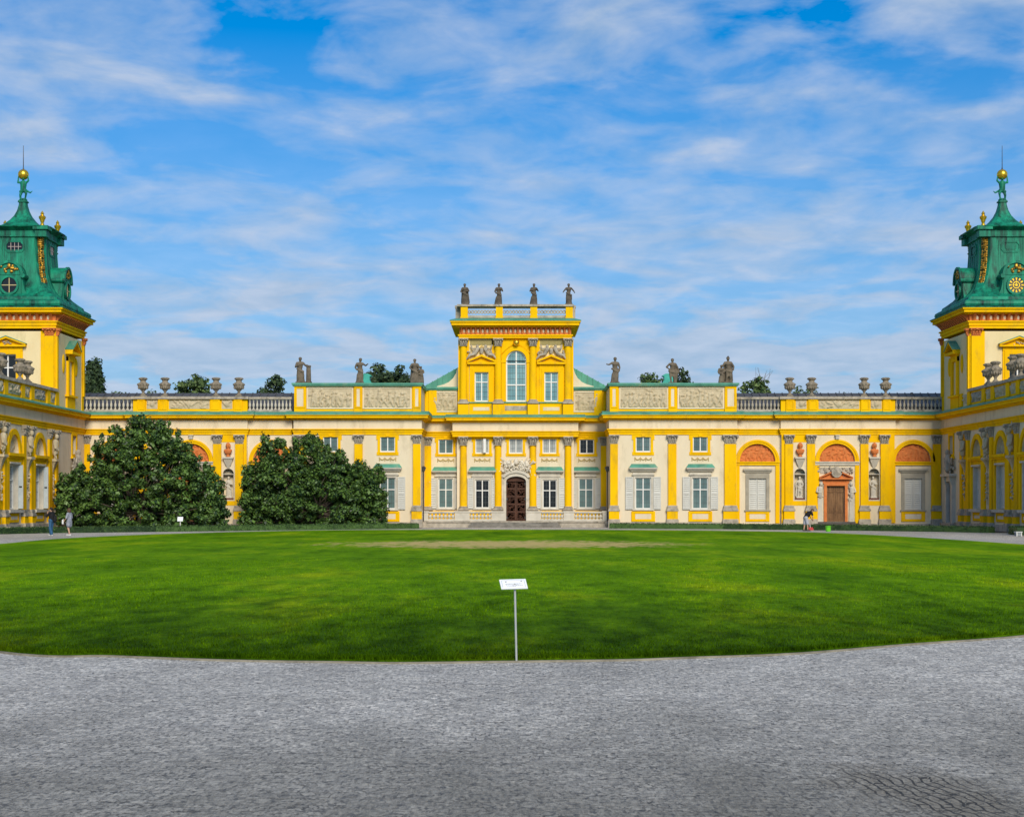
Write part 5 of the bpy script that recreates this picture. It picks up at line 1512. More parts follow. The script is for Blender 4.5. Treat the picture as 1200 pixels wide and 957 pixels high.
# ------------------------------------------------------------------ clock towers
def tower(side):
    XW = XR if side == 1 else XL
    hw, hd = 3.5, 3.88
    cx, cy = XW + side * hw, 122.75
    root = empty('tower', (cx, cy, 0), ('tall yellow tower with green copper cupola and gilt clock dial, right edge of the palace' if side == 1 else
                 'tall yellow tower with green copper cupola and round dormer window, left edge of the palace'), 'tower', 'towers of the palace')
    sf = F / (cy - hd)
    def tz(py): return H + (HY - py) / sf
    ff = (cx, cy - hd, 0)                                 # front face
    fs = (cx - side * hw, cy, -math.pi / 2 if side == 1 else math.pi / 2)   # courtyard face
    bk = (cx + side * hw, cy, math.pi / 2 if side == 1 else -math.pi / 2)
    zt = tz(388)
    W = MB(ff)
    W.wall(-hw, hw, 8.9, zt, 0, [(-.66, .66, tz(446), tz(415), .3, True)])
    W.frame((cx, cy, 0))
    W.box(-hw + .01, hw - .01, hd - .32, -hd, 8.9, zt); W.box(-hw, -hw + .3, hd - .001, -hd, 8.9, zt); W.box(hw - .3, hw, hd - .001, -hd, 8.9, zt)
    W.build('wall', CRY, root, angle=0)
    # corner pilasters
    for fr, hh in ((ff, hw), (fs, hd), (bk, hd)):
        for sg in (-1, 1):
            a, c = sg * (hh - .05), sg * (hh - 1.05)
            if fr is not ff: c = sg * (hh - .55)
            o = MB(fr).box(a + sg * .05, c, -.01, .05, 8.9, tz(388)).box(a, (a + c) / 2 + (a - c) * -.2, .0, .16, 10.2, tz(393.4)).build('pilaster', YEL, root)
            if fr is not ff or True:
                cc = (a + (a + c) / 2 + (a - c) * -.2) / 2; ww = abs(a - ((a + c) / 2 + (a - c) * -.2))
                child('capital', capital_mesh(ww, tz(384.6) - tz(393.6), .16, TER), o, wp(fr, cc, 0, tz(393.6)), fr[2])
    # entablature
    e = {k: MB((cx, cy, 0)) for k in 'ymcg'}
    def lev(k, r0, r1, p): e[k].box(-hw - p, hw + p, -hd - p, hd + p, tz(r0), tz(r1))
    lev('y', 384.8, 381.4, .08); lev('y', 381.4, 377.6, .15); lev('y', 377.6, 376, .24); lev('m', 376, 368.2, .06); lev('y', 368.2, 366.6, .36)
    lev('y', 366.6, 363.2, .62); lev('y', 363.2, 361.2, .74); lev('g', 361.2, 360.2, .80)
    e['y'].build('cornice', YEL, root); frz = e['m'].build('frieze', TER, root); e['g'].build('cornice_flashing', CPD, root)
    for fr, hh in ((ff, hw), (fs, hd), (bk, hd)):
        n = 14 if fr is ff else 15
        for k in range(n):
            u = -hh + (k + .5) * 2 * hh / n
            bm_, cr = MB(fr), MB(fr)
            bm_.loft([[(u - .085, .03, z), (u + .085, .03, z), (u + .085, q, z), (u - .085, q, z)] for q, z in ((.14, tz(375.6)), (.24, tz(373)), (.48, tz(369.6)), (.66, tz(368.4)))])
            bm_.build('bracket', TER, frz)
            if k < n - 1: cr.ell((u + hh / n, .05, tz(372.2)), (.11, .06, .17), 6, 4).build('ornament', CRM, frz)
    # windows with pediments
    o = window(ff, root, 0, 1.32, tz(446), tz(415), -.25, GLD_K, split=.5, fw=.09, bars=(1, 1))
    b = MB(ff)
    for sg in (-1, 1): b.box(sg * .66, sg * 1.0, -.01, .12, tz(447), tz(411)); b.box(sg * 1.0, sg * 1.15, -.01, .07, tz(447), tz(406))
    b.box(-.66, .66, -.01, .125, tz(415), tz(411)).box(-1.15, 1.15, -.01, .1, tz(411), tz(406.4)).box(-1.3, 1.3, -.02, .3, tz(449), tz(447))
    b.build('window_surround', YEL, root)
    b = MB(ff).box(-1.42, 1.42, -.01, .36, tz(406.4), tz(404.6))
    for sg in (-1, 1): b.prism([(sg * 1.42, tz(404.6)), (sg * 1.42, tz(403)), (0, tz(394.4)), (0, tz(396.6))], -.01, .38)
    b.prism([(-1.2, tz(404.5)), (1.2, tz(404.5)), (0, tz(397))], -.01, .06)
    pdm = b.build('pediment', YEL, root)
    b = MB(ff)
    for sg in (-1, 1): b.prism([(sg * 1.46, tz(403.1)), (sg * 1.46, tz(402.6)), (0, tz(393.6)), (0, tz(394.4))], -.01, .42)
    b.build('pediment_flashing', COP, pdm)
    sculpt_lumps(MB(ff), -.4, .4, .03, tz(403.6), tz(400.5), 7, sd(), .05, .1).build('pediment_sculpture', STO, pdm)
    for fr in (fs, bk):
        b = MB(fr)
        for sg in (-1, 1): b.box(sg * .55, sg * .95, -.01, .18, 10.0, 12.95)
        b.box(-.95, .95, -.01, .185, 12.6, 13.1); b.box(-1.1, 1.1, -.01, .14, 8.9, 10.0)
        b.box(-1.3, 1.3, -.02, .3, 9.9, 10.05)
        b.build('blind_niche', YEL, root)
        b = MB(fr).box(-1.2, 1.2, -.01, .55, 13.1, 13.3)
        for sg in (-1, 1): b.prism([(sg * 1.2, 13.3), (sg * 1.2, 13.42), (0, 14.12), (0, 13.95)], -.01, .58)
        b.prism([(-1, 13.3), (1, 13.3), (0, 13.9)], -.01, .1)
        pd2 = b.build('pediment', YEL, root)
        b = MB(fr)
        for sg in (-1, 1): b.prism([(sg * 1.24, 13.43), (sg * 1.24, 13.47), (0, 14.2), (0, 14.13)], -.01, .62)
        b.build('pediment_flashing', COP, pd2)
        for sg in (-1, 1): MB(fr).ell((sg * 1.75, .02, 12.3), (.32, .10, .72), 14, 8).build('oval_boss', YEL, root)
    # copper roof: rolled eaves, sweeping base, canted drum, cornice, concave spire
    def ringp(z, a, d, ch):
        ch = min(ch, a * .9)
        return [(-a + ch, -d, z), (a - ch, -d, z), (a, -d + ch, z), (a, d - ch, z), (a - ch, d, z), (-a + ch, d, z), (-a, d - ch, z), (-a, -d + ch, z)]
    prof = [(16.35, 3.95, .02), (16.5, 4.02, .02), (16.68, 3.98, .03), (16.82, 3.75, .05), (16.86, 3.62, .1), (17.05, 3.56, .12), (17.2, 3.35, .2), (17.5, 2.98, .35), (17.9, 2.68, .45), (18.4, 2.46, .52), (19.0, 2.30, .58), (19.8, 2.19, .6), (20.8, 2.13, .6), (21.66, 2.12, .6)]
    b = MB((cx, cy, 0)).loft([ringp(z, a, a + .33 * min(1, max(0, (a - 2.12) / 1.8)), ch) for z, a, ch in prof])
    b.loft([ringp(z, a, a, .6) for z, a in ((21.66, 2.14), (21.66 + .06, 2.24), (21.8, 2.24), (21.82, 2.18), (22.2, 2.18), (22.24, 2.3), (22.34, 2.42), (22.42, 2.60), (22.50, 2.64), (22.52, 2.5), (22.58, 1.6))])
    for face in range(4):                                 # standing seams of the copper sheets
        for u in (-1.5, -.9, -.3, .3, .9, 1.5):
            pts = []
            for z, a, ch in prof[6:]:
                a_ = a + .012; f_ = u * a / 2.12 * .98 if abs(u) > 1.2 else u
                if abs(f_) > a - ch: f_ = math.copysign(a - ch, f_)
                d_ = a_ + (.33 * min(1, max(0, (a - 2.12) / 1.8)) if face < 2 else 0)
                pts.append(((f_, d_, z), (f_, -d_, z), (d_, f_, z), (-d_, f_, z))[face])
            b.path(pts, .022, 4, 0)
    cup = b.build('cupola', CPD, root, angle=25)
    for sg in (-1, 1):                                    # forward corners of the cornice
        for s2 in (-1, 1):
            MB((cx, cy, 0)).box(sg * 2.0 - .42, sg * 2.0 + .42, s2 * 2.0 - .42, s2 * 2.0 + .42, 21.7, 22.18).box(sg * 2.02 - .56, sg * 2.02 + .56, s2 * 2.02 - .56, s2 * 2.02 + .56, 22.22, 22.5).build('cornice_block', CPD, cup)
    sp = [(22.55, 1.72), (22.7, 1.5), (22.95, 1.15), (23.25, .84), (23.6, .58), (24.0, .40), (24.4, .30), (24.62, .27), (24.64, .36), (24.74, .34)]
    b = MB((cx, cy, 0)).loft([ringp(z, a, a, a * .3) for z, a in sp]); b.build('spire', CPD, cup, angle=25)
    # seams of the copper sheets
    b = MB()
    for fr in (ff, fs, bk):
        b.frame((fr[0], fr[1], fr[2]))
    # gilt garlands down the canted corners
    for sg in (-1, 1):
        for s2 in (-1, 1):
            b = MB((cx, cy, 0)); rs = random.Random(7)
            N_ = 26
            for k in range(N_):
                z = 18.3 + (21.6 - 18.3) * k / (N_ - 1)
                a = np.interp(z, [p[0] for p in prof], [p[1] for p in prof]) + .02
                a2 = a - .28
                r = .20 if k > N_ - 6 else .14 + .04 * math.sin(k * 1.7)
                if k == N_ - 7: r = .07
                b.ell((sg * (a2 + rs.uniform(-.06, .06)), s2 * (a2 + rs.uniform(-.06, .06) + .05), z), (r, r, .10), 7, 5)
                b.ell((sg * (a2 + .13), s2 * (a2 - .12), z), (r * .5, r * .5, .07), 6, 4); b.ell((sg * (a2 - .12), s2 * (a2 + .16), z), (r * .5, r * .5, .07), 6, 4)
            b.build('gilt_garland', GLR, cup)
    # dormers on the three faces seen
    for fr, kind in (((cx, cy - 3.45, 0), 'f'), ((cx - side * 3.35, cy, fs[2]), 's'), ((cx + side * 3.35, cy, bk[2]), 's')):
        b = MB(fr)
        zc0 = 18.72; r = .98
        b.box(-.88, .88, -1.5, -.06, 16.9, zc0)
        n = 14
        pts = [(-r, zc0), *[(r * math.cos(math.pi - math.pi * k / n), zc0 + r * math.sin(math.pi * k / n)) for k in range(n + 1)][1:-1], (r, zc0)]
        b.prism(pts, -1.7, -.02)
        b.ring(0, zc0, r - .12, r + .06, -.05, .12, n=18)
        for sg in (-1, 1):
            b.tube((sg * (r + .02), -.9, zc0 - .08), (sg * (r + .02), .1, zc0 - .08), .17, .17, 10, 0)
            b.loft([[(sg * .88, -.9, z), (sg * (.88 + w_), -.9, z), (sg * (.88 + w_), -.12, z), (sg * .88, -.12, z)] for w_, z in ((.75, 17.0), (.45, 17.25), (.22, 17.6), (.10, 18.1), (.06, 18.5))])
        zw = 17.95
        b.ring(0, zw, .56, .72, -.08, .08, 1.0, 0, 360, 22)
        d_ = b.build('dormer', CPD, cup, angle=30)
        t = MB(fr); rs = random.Random(3)
        for k in range(16): t.ell((rs.uniform(-.6, .6), .02, 19.0 + rs.uniform(-.12, .4) * (1 if k % 2 else .6)), (.10, .08, .11), 7, 5)
        t.ell((0, .05, 19.35), (.14, .1, .2), 8, 5)
        t.build('gilt_relief', GLR, d_)
        if side == 1 and kind == 'f':
            t = MB(fr).ring(0, zw, .001, .57, -.03, .02, 1.0, 0, 360, 24)
            co = t.build('clock_dial', IRN, d_)
            t = MB(fr)
            for k in range(12):
                a = R(30 * k); ca, sa = math.cos(a), math.sin(a)
                t.prism([(ca * .35 - sa * .03, zw + sa * .35 + ca * .03), (ca * .35 + sa * .03, zw + sa * .35 - ca * .03), (ca * .54 + sa * .07, zw + sa * .54 - ca * .07), (ca * .54 - sa * .07, zw + sa * .54 + ca * .07)], .02, .045)
            t.build('clock_numerals', GLD, co)
            t = MB(fr).ring(0, zw, .20, .27, .02, .05, 1.0, 0, 360, 20).ring(0, zw, .0005, .10, .02, .055, 1.0, 0, 360, 14)
            t.build('dial_rosette', GLD, co)
            t = MB(fr).box(-.018, .018, .05, .065, zw, zw + .40).box(-.30, .0, .06, .072, zw - .02, zw + .02)
            t.build('clock_hands', GLD, co)
        else:
            MB(fr).ring(0, zw, .001, .57, -.05, -.03, 1.0, 0, 360, 22).build('pane', GLD_K, d_)
            MB(fr).box(-.03, .03, -.03, .01, zw - .55, zw + .55).box(-.55, .55, -.028, .008, zw - .03, zw + .03).build('glazing_bars', mat('ochre_bar', (.55, .45, .22), None, .5), d_)
    # oval light in the drum
    for fr, kind in (((cx, cy - 2.12, 0), 'f'), ((cx - side * 2.12, cy, fs[2]), 's')):
        zc_ = 20.98
        b = MB(fr)
        def octo(a, h): return [(-a, zc_ - h * .45), (-a * .72, zc_ - h), (a * .72, zc_ - h), (a, zc_ - h * .45), (a, zc_ + h * .45), (a * .72, zc_ + h), (-a * .72, zc_ + h), (-a, zc_ + h * .45)]
        o_, i_ = octo(.74, .44), octo(.60, .32)
        for k in range(8): b.prism([o_[k], o_[(k + 1) % 8], i_[(k + 1) % 8], i_[k]], -.05, .07)
        ow = b.build('oval_window', CPD, cup, angle=20)
        MB(fr).prism(octo(.61, .33), -.05, .015).build('pane', GLD_K if side == -1 else CPD, ow)
        t = MB(fr)
        if side == -1:
            for u in (-.28, 0, .28): t.box(u - .02, u + .02, .015, .04, zc_ - .3, zc_ + .3)
            t.box(-.5, .5, .016, .042, zc_ - .02, zc_ + .02)
            t.build('glazing_bars', mat('pink_grey_bar', (.45, .36, .33), None, .6), ow)
        else:
            t.prism(octo(.42, .2), .015, .045); t.build('panel', CPD, ow)
    # gilt urns on the cornice corners
    for sg in (-1, 1):
        for s2 in (-1, 1):
            MB((cx, cy, 0)).lathe(sg * 2.02, s2 * 2.02, [(.20, 22.5), (.16, 22.62), (.10, 22.75), (.17, 22.92), (.17, 22.98), (.24, 23.08), (.27, 23.2), (.17, 23.3), (.10, 23.36), (.14, 23.46), (.05, 23.6), (.02, 23.66)], 14).build('gilt_urn', GLD, cup)
    # Atlas carrying a gilt globe
    b = MB()
    zb = 24.74
    h_ = lambda x, y, z: (side * -x, y, z)
    def T(a, c, r0, r1=None): b.tube(h_(*a), h_(*c), r0, r1, 10)
    T((-.02, 0, .85), (.0, -.02, 1.35), .21, .25); T((-.18, 0, 1.42), (.2, 0, 1.42), .10)
    T((0, .03, 1.45), (.02, .1, 1.62), .08, .07); b.ell(h_(.02, .14, 1.70), (.11, .13, .14), 10, 6)
    for sg in (-1, 1):
        T((sg * .22, 0, 1.42), (sg * .40, .05, 1.55 if sg > 0 else 1.40), .085, .07); T((sg * .40, .05, 1.55 if sg > 0 else 1.40), (sg * .34, .05, 1.95), .065, .05)
    T((-.1, 0, .85), (-.2, .1, .45), .13, .1); T((-.2, .1, .45), (-.22, -.02, .02), .09, .06); T((-.22, 0, .04), (-.32, .15, .03), .06, .05)
    T((.08, 0, .85), (.25, .15, .58), .13, .1); T((.25, .15, .58), (.16, .05, .2), .09, .06); T((.16, .1, .18), (.2, .22, .15), .06, .05)
    T((.1, .05, .9), (-.2, .1, .72), .12, .10); T((.15, -.1, .85), (.5, -.08, .66), .10, .06); T((.5, -.08, .66), (.66, -.05, .78), .06, .03)
    b.ell(h_(0, 0, .08), (.32, .32, .16), 10, 6)
    me = remesh(b, 'atlas_figure', CPD, .034)
    child('atlas_figure', me, cup, (cx, cy, zb), 0)
    gl = MB((cx, cy, 0)).ell((0, 0, zb + 2.02), .40, 22, 14).build('gilt_globe', GLD, cup)
    MB((cx, cy, 0)).tube((0, 0, zb + 2.38), (0, 0, zb + 4.2), .035, .02, 6, 1).lathe(0, 0, [(.07, zb + 2.36), (.05, zb + 2.5), (.03, zb + 2.6)], 8).build('lightning_rod', IRN, gl)
    return root
TR = tower(1); TL = tower(-1)

# ------------------------------------------------------------------ vegetation
def np_leaves(rng, centres, radii, n, size, flat=.0, up=.35, shell=.55):
    """n folded leaves on the shells of many small clumps; returns verts, faces"""
    k = rng.integers(0, len(centres), n)
    w = np.asarray(radii, float); size = size * (1 + .25 * rng.normal(size=(n, 1))).clip(.45, 1.7)
    pr = w.mean(axis=1) ** 2; pr = pr / pr.sum()
    k = rng.choice(len(centres), n, p=pr)
    d = rng.normal(size=(n, 3)); d /= np.linalg.norm(d, axis=1)[:, None]
    rad = shell + (1.05 - shell) * rng.random(n) ** .6
    c = np.asarray(centres)[k] + d * w[k] * rad[:, None]
    nrm = d + rng.normal(size=(n, 3)) * .55 + np.array([0, 0, up]); nrm /= np.linalg.norm(nrm, axis=1)[:, None]
    t = np.cross(nrm, rng.normal(size=(n, 3))); t /= np.linalg.norm(t, axis=1)[:, None] + 1e-9
    s = np.cross(nrm, t)
    L_ = size * (.6 + .8 * rng.random((n, 1))); W_ = L_ * .33
    v = np.stack([c - t * L_ * .5, c + s * W_ + nrm * L_ * .08, c + t * L_ * .5, c - s * W_ + nrm * L_ * .08], axis=1)
    return v.reshape(-1, 3)
def leaf_mesh(name, v, m):
    n = len(v) // 4
    me = bpy.data.meshes.new(name)
    me.vertices.add(n * 4); me.vertices.foreach_set('co', np.ascontiguousarray(v, dtype=np.float32).ravel())
    me.loops.add(n * 4); me.loops.foreach_set('vertex_index', np.arange(n * 4, dtype=np.int32))
    me.polygons.add(n); me.polygons.foreach_set('loop_start', np.arange(0, n * 4, 4, dtype=np.int32)); me.polygons.foreach_set('loop_total', np.full(n, 4, dtype=np.int32))
    me.update(calc_edges=True); me.validate()
    me.materials.append(m)
    return me
def part(name, me, par):
    o = bpy.data.objects.new(name, me); COL.objects.link(o); o.parent = par; ROOT[o] = ROOT[par]; return o

def magnolia(name, label, env, Y, seed, n, base_px):
    rng = np.random.default_rng(seed)
    s = Y / F
    bx = (base_px - CX) * s
    root = empty(name, (bx, Y, 0), label, 'bush', 'magnolia bushes before the left gallery')
    xs = [p[0] for p in env]; ys = [p[1] for p in env]
    cs, rr = [], []
    tries = 0
    while len(cs) < 760 and tries < 90000:
        tries += 1
        px = rng.uniform(xs[0], xs[-1]); top = np.interp(px, xs, ys)
        ztop = H + (HY - top) * s
        halfd = (3.6 if Y < 120 else 3.0) * math.sqrt(max(.05, 1 - ((px - (xs[0] + xs[-1]) / 2) / ((xs[-1] - xs[0]) / 2)) ** 2))
        r = rng.uniform(.2, .56)
        z = rng.uniform(.15, max(.4, ztop - r * .5))
        y = rng.uniform(-1, 1) * halfd * (1 - .55 * max(0, z / max(ztop, 1)) ** 2)
        x = (px - CX) * s
        if px - r * .75 / s < xs[0] or px + r * .75 / s > xs[-1]: continue
        if z + r * .75 > min(np.interp(px - r * .6 / s, xs, [H + (HY - q) * s for q in ys]), np.interp(px + r * .6 / s, xs, [H + (HY - q) * s for q in ys]), ztop): continue
        cs.append((x - bx, y, z)); rr.append((r, r, r * rng.uniform(.65, .95)))
    # upright shoots breaking the outline
    for k in range(110):
        px = rng.uniform(xs[0] + 4, xs[-1] - 4); top = np.interp(px, xs, ys); zt = H + (HY - top) * s
        r = rng.uniform(.10, .26); h = rng.uniform(-.5, .55)
        cs.append(((px - CX) * s - bx, rng.uniform(-1.6, 1.6), zt - .15 + h * .6)); rr.append((r * rng.uniform(.8, 1.5), r, r * rng.uniform(1.2, 2.3)))
    v = np_leaves(rng, cs, rr, n, .19, shell=.3)
    part('crown', leaf_mesh('crown', v, LF1), root)
    b = MB()
    rs = random.Random(seed)
    for k in range(5):
        a = k * 1.26 + .3; b.tube((.25 * math.cos(a), .25 * math.sin(a), -.05), (.9 * math.cos(a), .8 * math.sin(a), 1.5), .14, .10, 7, 1)
    b.build('stem', BARK, root, loc=(0, 0, 0))
    lim = MB()
    for k in range(70):
        c = cs[rs.randrange(len(cs))]
        a = rs.uniform(0, 6.28); p0 = (.7 * math.cos(a), -.6 * math.sin(a), 1.2)
        mid = ((p0[0] + c[0]) / 2 + rs.uniform(-.2, .2), -(c[1]) * .5, max(.3, (p0[2] + c[2]) / 2 - .25))
        lim.tube(p0, mid, .07, .05, 5, 0); lim.tube(mid, (c[0], -c[1], c[2]), .05, .02, 5, 0)
    o = lim.build('limbs', BARK, root, loc=(0, 0, 0))
    return root
envA = [(66, 582), (72, 558), (80, 562), (86, 553), (92, 540), (97, 545), (101, 556), (106, 537), (112, 533), (118, 514), (124, 519), (129, 497), (135, 508), (143, 497), (149, 506), (156, 498), (162, 492), (168, 489), (176, 499), (184, 497), (190, 500), (197, 497), (201, 507), (208, 512), (218, 524), (226, 531), (236, 541), (244, 545), (249, 556), (257, 562), (262, 580), (268, 598)]
envB = [(281, 566), (286, 553), (293, 549), (300, 541), (306, 522), (312, 512), (318, 521), (328, 513), (333, 520), (341, 529), (350, 517), (357, 516), (365, 514), (372, 519), (381, 523), (390, 527), (398, 533), (404, 533), (411, 540), (420, 543), (428, 547), (436, 553), (444, 551), (450, 560), (453, 574), (449, 588), (456, 602)]
magnolia('magnolia_bush', 'large dark green magnolia bush by the left tower, the taller and wider of two', envA, 117.0, 11, 100000, 165)
magnolia('magnolia_bush', 'large dark green magnolia bush before the left gallery end, nearer the main block', envB, 122.4, 12, 84000, 365)

def park_tree(px, top, wpx, Y, seed, label, m, n, name='park_tree', tall=1.0, leaf=.34, twigs=False):
    rng = np.random.default_rng(seed)
    s = Y / F
    x, zt = (px - CX) * s, H + (HY - top) * s
    w = wpx * s / 2
    root = empty(name, (x, Y, 0), label, 'tree', 'park trees rising behind the roofs')
    cs, rr = [], []
    hv = max(6, 462 - top); hzp = max(58, hv)
    aw = w / math.sqrt(1 - (1 - min(1, hv / hzp)) ** 2) if name == 'park_tree' else w
    aw *= 1.25; zt += .05; hz = hzp * s; cz_ = zt - hz; zlow = cz_ - hz * .7
    while len(cs) < 190:
        d = rng.normal(size=3); d /= np.linalg.norm(d); f = rng.uniform(.3, 1.0)
        if d[2] < -.25: continue
        r = rng.uniform(.35, .85)
        cs.append((d[0] * f * max(.1, aw - r * .7), d[1] * f * max(.1, aw - r * .7), cz_ + d[2] * f * (hz - r * .55))); rr.append((r, r, r * .75))
    v = np_leaves(rng, cs, rr, int(n * 2.6), leaf * .9, shell=.2)
    part('crown', leaf_mesh('crown', v, m), root)
    w = aw
    b = MB(); rs = random.Random(seed)
    b.tube((0, 0, -.1), (.1, 0, zlow + .8), .32, .2, 8, 0)
    for k in range(12):
        c = cs[rs.randrange(len(cs))]
        b.tube((.1, 0, zlow * .8 + rs.uniform(0, hz * .6)), (c[0], -c[1], c[2]), .10, .03, 5, 0)
    if twigs:
        for k in range(9): b.tube((rs.uniform(-.5, 1.2), 0, zt - 1.5), (rs.uniform(-.3, 1.9), 0, zt + rs.uniform(-.1, .6)), .025, .012, 4, 0)
    b.build('trunk', BARK, root, loc=(0, 0, 0))
    return root
for a in ((109, 414, 22, 150, 1, 'tall narrow dark tree close behind the left tower', LF3, 5000, 'dark_tree', 1.6),
          (143, 449, 22, 158, 2, 'small tree top over the left balustrade next to the dark narrow tree', LF2, 2200, 'park_tree', 1.0),
          (181, 452, 20, 160, 10, 'low tree top between the two left urns nearest the left tower', LF2, 1800, 'park_tree', 1.0),
          (229, 437, 50, 162, 3, 'rounded tree top between the two pairs of left gallery urns', LF2, 5200, 'park_tree', 1.0),
          (322, 438, 34, 158, 4, 'dark tree top left of the main block statue with the column stump', LF3, 3600, 'park_tree', 1.0),
          (457, 422, 66, 165, 5, 'wide dark leafy tree top behind the statues of the left block', LF3, 6800, 'park_tree', 1.0),
          (763, 432, 36, 160, 6, 'leafy tree top left of the green turret on the right block', LF2, 3800, 'park_tree', 1.0),
          (797, 430, 30, 163, 7, 'leafy tree top behind the bare legged statue on the right block', LF3, 3200, 'park_tree', 1.0),
          (887, 437, 40, 158, 8, 'tree top with bare twigs right of the cloaked warrior statue', LF2, 4400, 'park_tree', 1.0),
          (943, 447, 40, 166, 9, 'low tree top between the first two urns of the right gallery', LF2, 2600, 'park_tree', 1.0),
          (982, 453, 22, 168, 12, 'small dark tree top at the middle of the right gallery parapet', LF3, 1600, 'park_tree', 1.0),
          (1003, 458, 18, 172, 13, 'lowest small tree top left of the third right gallery urn', LF3, 1200, 'park_tree', 1.0)):
    park_tree(*a, twigs=(a[0] == 887))

# hedges
def hedge(label, pts, seed, h=.40, w=.34):
    rng = np.random.default_rng(seed)
    root = empty('box_hedge', (pts[0][0], pts[0][1], 0), label, 'hedge', 'low clipped hedges round the courtyard')
    b = MB(); vs = []
    for p, q in zip(pts, pts[1:]):
        p, q = Vector((*p, 0)), Vector((*q, 0)); d = (q - p); L_ = d.length; d.normalize(); nn = Vector((-d.y, d.x, 0))
        n = max(2, int(L_ / .5))
        rings = []
        for k in range(n + 1):
            c = p + d * (L_ * k / n); jj = rng.uniform(-.02, .02, 4)
            rings.append([(c.x + nn.x * a, -(c.y + nn.y * a), z) for a, z in ((-w + .04, 0), (-w + .05 + jj[0], h - .05), (w - .05 + jj[1], h - .05 + jj[2]), (w - .04, 0))])
        b.loft(rings)
        m_ = int(L_ * 190)
        t = rng.random(m_) * L_; face = rng.random(m_)
        a = np.where(face < .34, -w, np.where(face < .5, w, rng.uniform(-w, w, m_))) + rng.normal(size=m_) * .02
        z = np.where(face < .5, rng.random(m_) * h, h - .02) + rng.normal(size=m_) * .025
        c = np.stack([p.x + d.x * t + nn.x * a, p.y + d.y * t + nn.y * a, z], 1) - np.array([root.location.x, root.location.y, 0])
        t1 = rng.normal(size=(m_, 3)); t1 /= np.linalg.norm(t1, axis=1)[:, None]; t2 = np.cross(t1, rng.normal(size=(m_, 3))); t2 /= np.linalg.norm(t2, axis=1)[:, None]
        sz = .05
        vs.append(np.stack([c - t1 * sz, c + t2 * sz * .6, c + t1 * sz, c - t2 * sz * .6], 1).reshape(-1, 3))
    b.build('hedge_body', HDG, root)
    part('hedge_leaves', leaf_mesh('hedge_leaves', np.concatenate(vs), HDG), root)
    return root
hedge('low clipped dark hedge along the left side, before the magnolia bushes', HL[:-1], 41)
hedge('low clipped dark hedge along the right side, behind the bending man and the green bucket', [(30.9, 105.2)] + HR[2:-1], 42)
hedge('short rounded piece of clipped hedge at the far right, behind the grey box', [(30.6, 97.5), (31.2, 101.0)], 43, .5, .5)

# ------------------------------------------------------------------ small things
SIGNM = mat('sign_white', (.80, .82, .84), (.76, .78, .80), .4, 2)
def info_sign():
    Y = (H * F) / (775.8 - HY); s = Y / F
    x = (605.3 - CX) * s
    zb = H + (HY - 688) * s
    root = empty('information_sign', (x, Y, 0), 'white tilted information board on a thin grey post at the near lawn edge', 'sign')
    b = MB((0, Y, 0)).tube((x, 0, -.02), (x - .022, 0, zb + .05), .0135, .0135, 8, 0); b.build('post', mat('galvanised_post', (.42, .44, .42), (.33, .35, .33), .45, 6, spec=.5), root)
    # tilted board
    hw, hh = .165, .098
    ax = math.radians(55); roll = .05
    cx, cz_ = x - .038, zb + .045
    def pt(a, c, t=0.0):
        aa, cc = a * math.cos(roll) - c * math.sin(roll) * .6, c + a * roll
        return (cx + aa + c * -.12, -(cc * math.sin(ax) * .75) + t * math.cos(ax) * .0 + t * .6, cz_ + cc * .56 + t * .8)
    def slab(b, a0, a1, c0, c1, t0, t1):
        i = [b.P(*pt(a, c, t)) for t in (t0, t1) for a, c in ((a0, c0), (a1, c0), (a1, c1), (a0, c1))]
        for q in ((0, 1, 2, 3), (4, 7, 6, 5), (0, 4, 5, 1), (1, 5, 6, 2), (2, 6, 7, 3), (3, 7, 4, 0)): b.f.append([i[k] for k in q])
    b = MB((0, Y, 0)); slab(b, -hw, hw, -hh, hh, -.012, 0); bo = b.build('board', SIGNM, root)
    ink = MB((0, Y, 0)); fr_ = MB((0, Y, 0))
    for a0, a1, c0, c1 in ((-hw + .02, -hw + .027, -.075, .075), (hw - .027, hw - .02, -.075, .075), (-hw + .03, hw - .03, .072, .078)): slab(fr_, a0, a1, c0, c1, .0005, .0018)
    fr_.build('printed_border', mat('pale_blue_ink', (.50, .56, .66), None, .5), bo)
    rs = random.Random(2)
    for c, w0, w1 in ((.0, -.10, .10), (-.018, -.10, .06), (-.036, -.02, .11), (-.054, -.09, .02)):
        a = w0
        while a < w1:
            l = rs.uniform(.008, .03); slab(ink, a, min(a + l, w1), c - .0035, c + .0035, .0005, .0018); a += l + .006
    for a, c in ((-.09, .045), (.105, .052)): slab(ink, a - .010, a + .010, c - .009, c + .009, .0005, .0018)
    ink.build('printed_text', mat('grey_ink', (.30, .31, .36), None, .5), bo)
info_sign()
def plant_sign():
    Y = 111.5; s = Y / F; x = (211.3 - CX) * s
    root = empty('plant_label', (x, Y, 0), 'small white plate on a short post at the foot of the left magnolia bush', 'sign')
    MB((0, Y, 0)).box(x - .025, x + .025, -.025, .025, 0, .75).build('post', WHT, root)
    MB((0, Y, 0)).loft([[(x - .19, v, z), (x + .19, v, z), (x + .19, v - .025, z), (x - .19, v - .025, z)] for v, z in ((.10, .68), (-.02, .98))]).build('plate', SIGNM, root)
plant_sign()
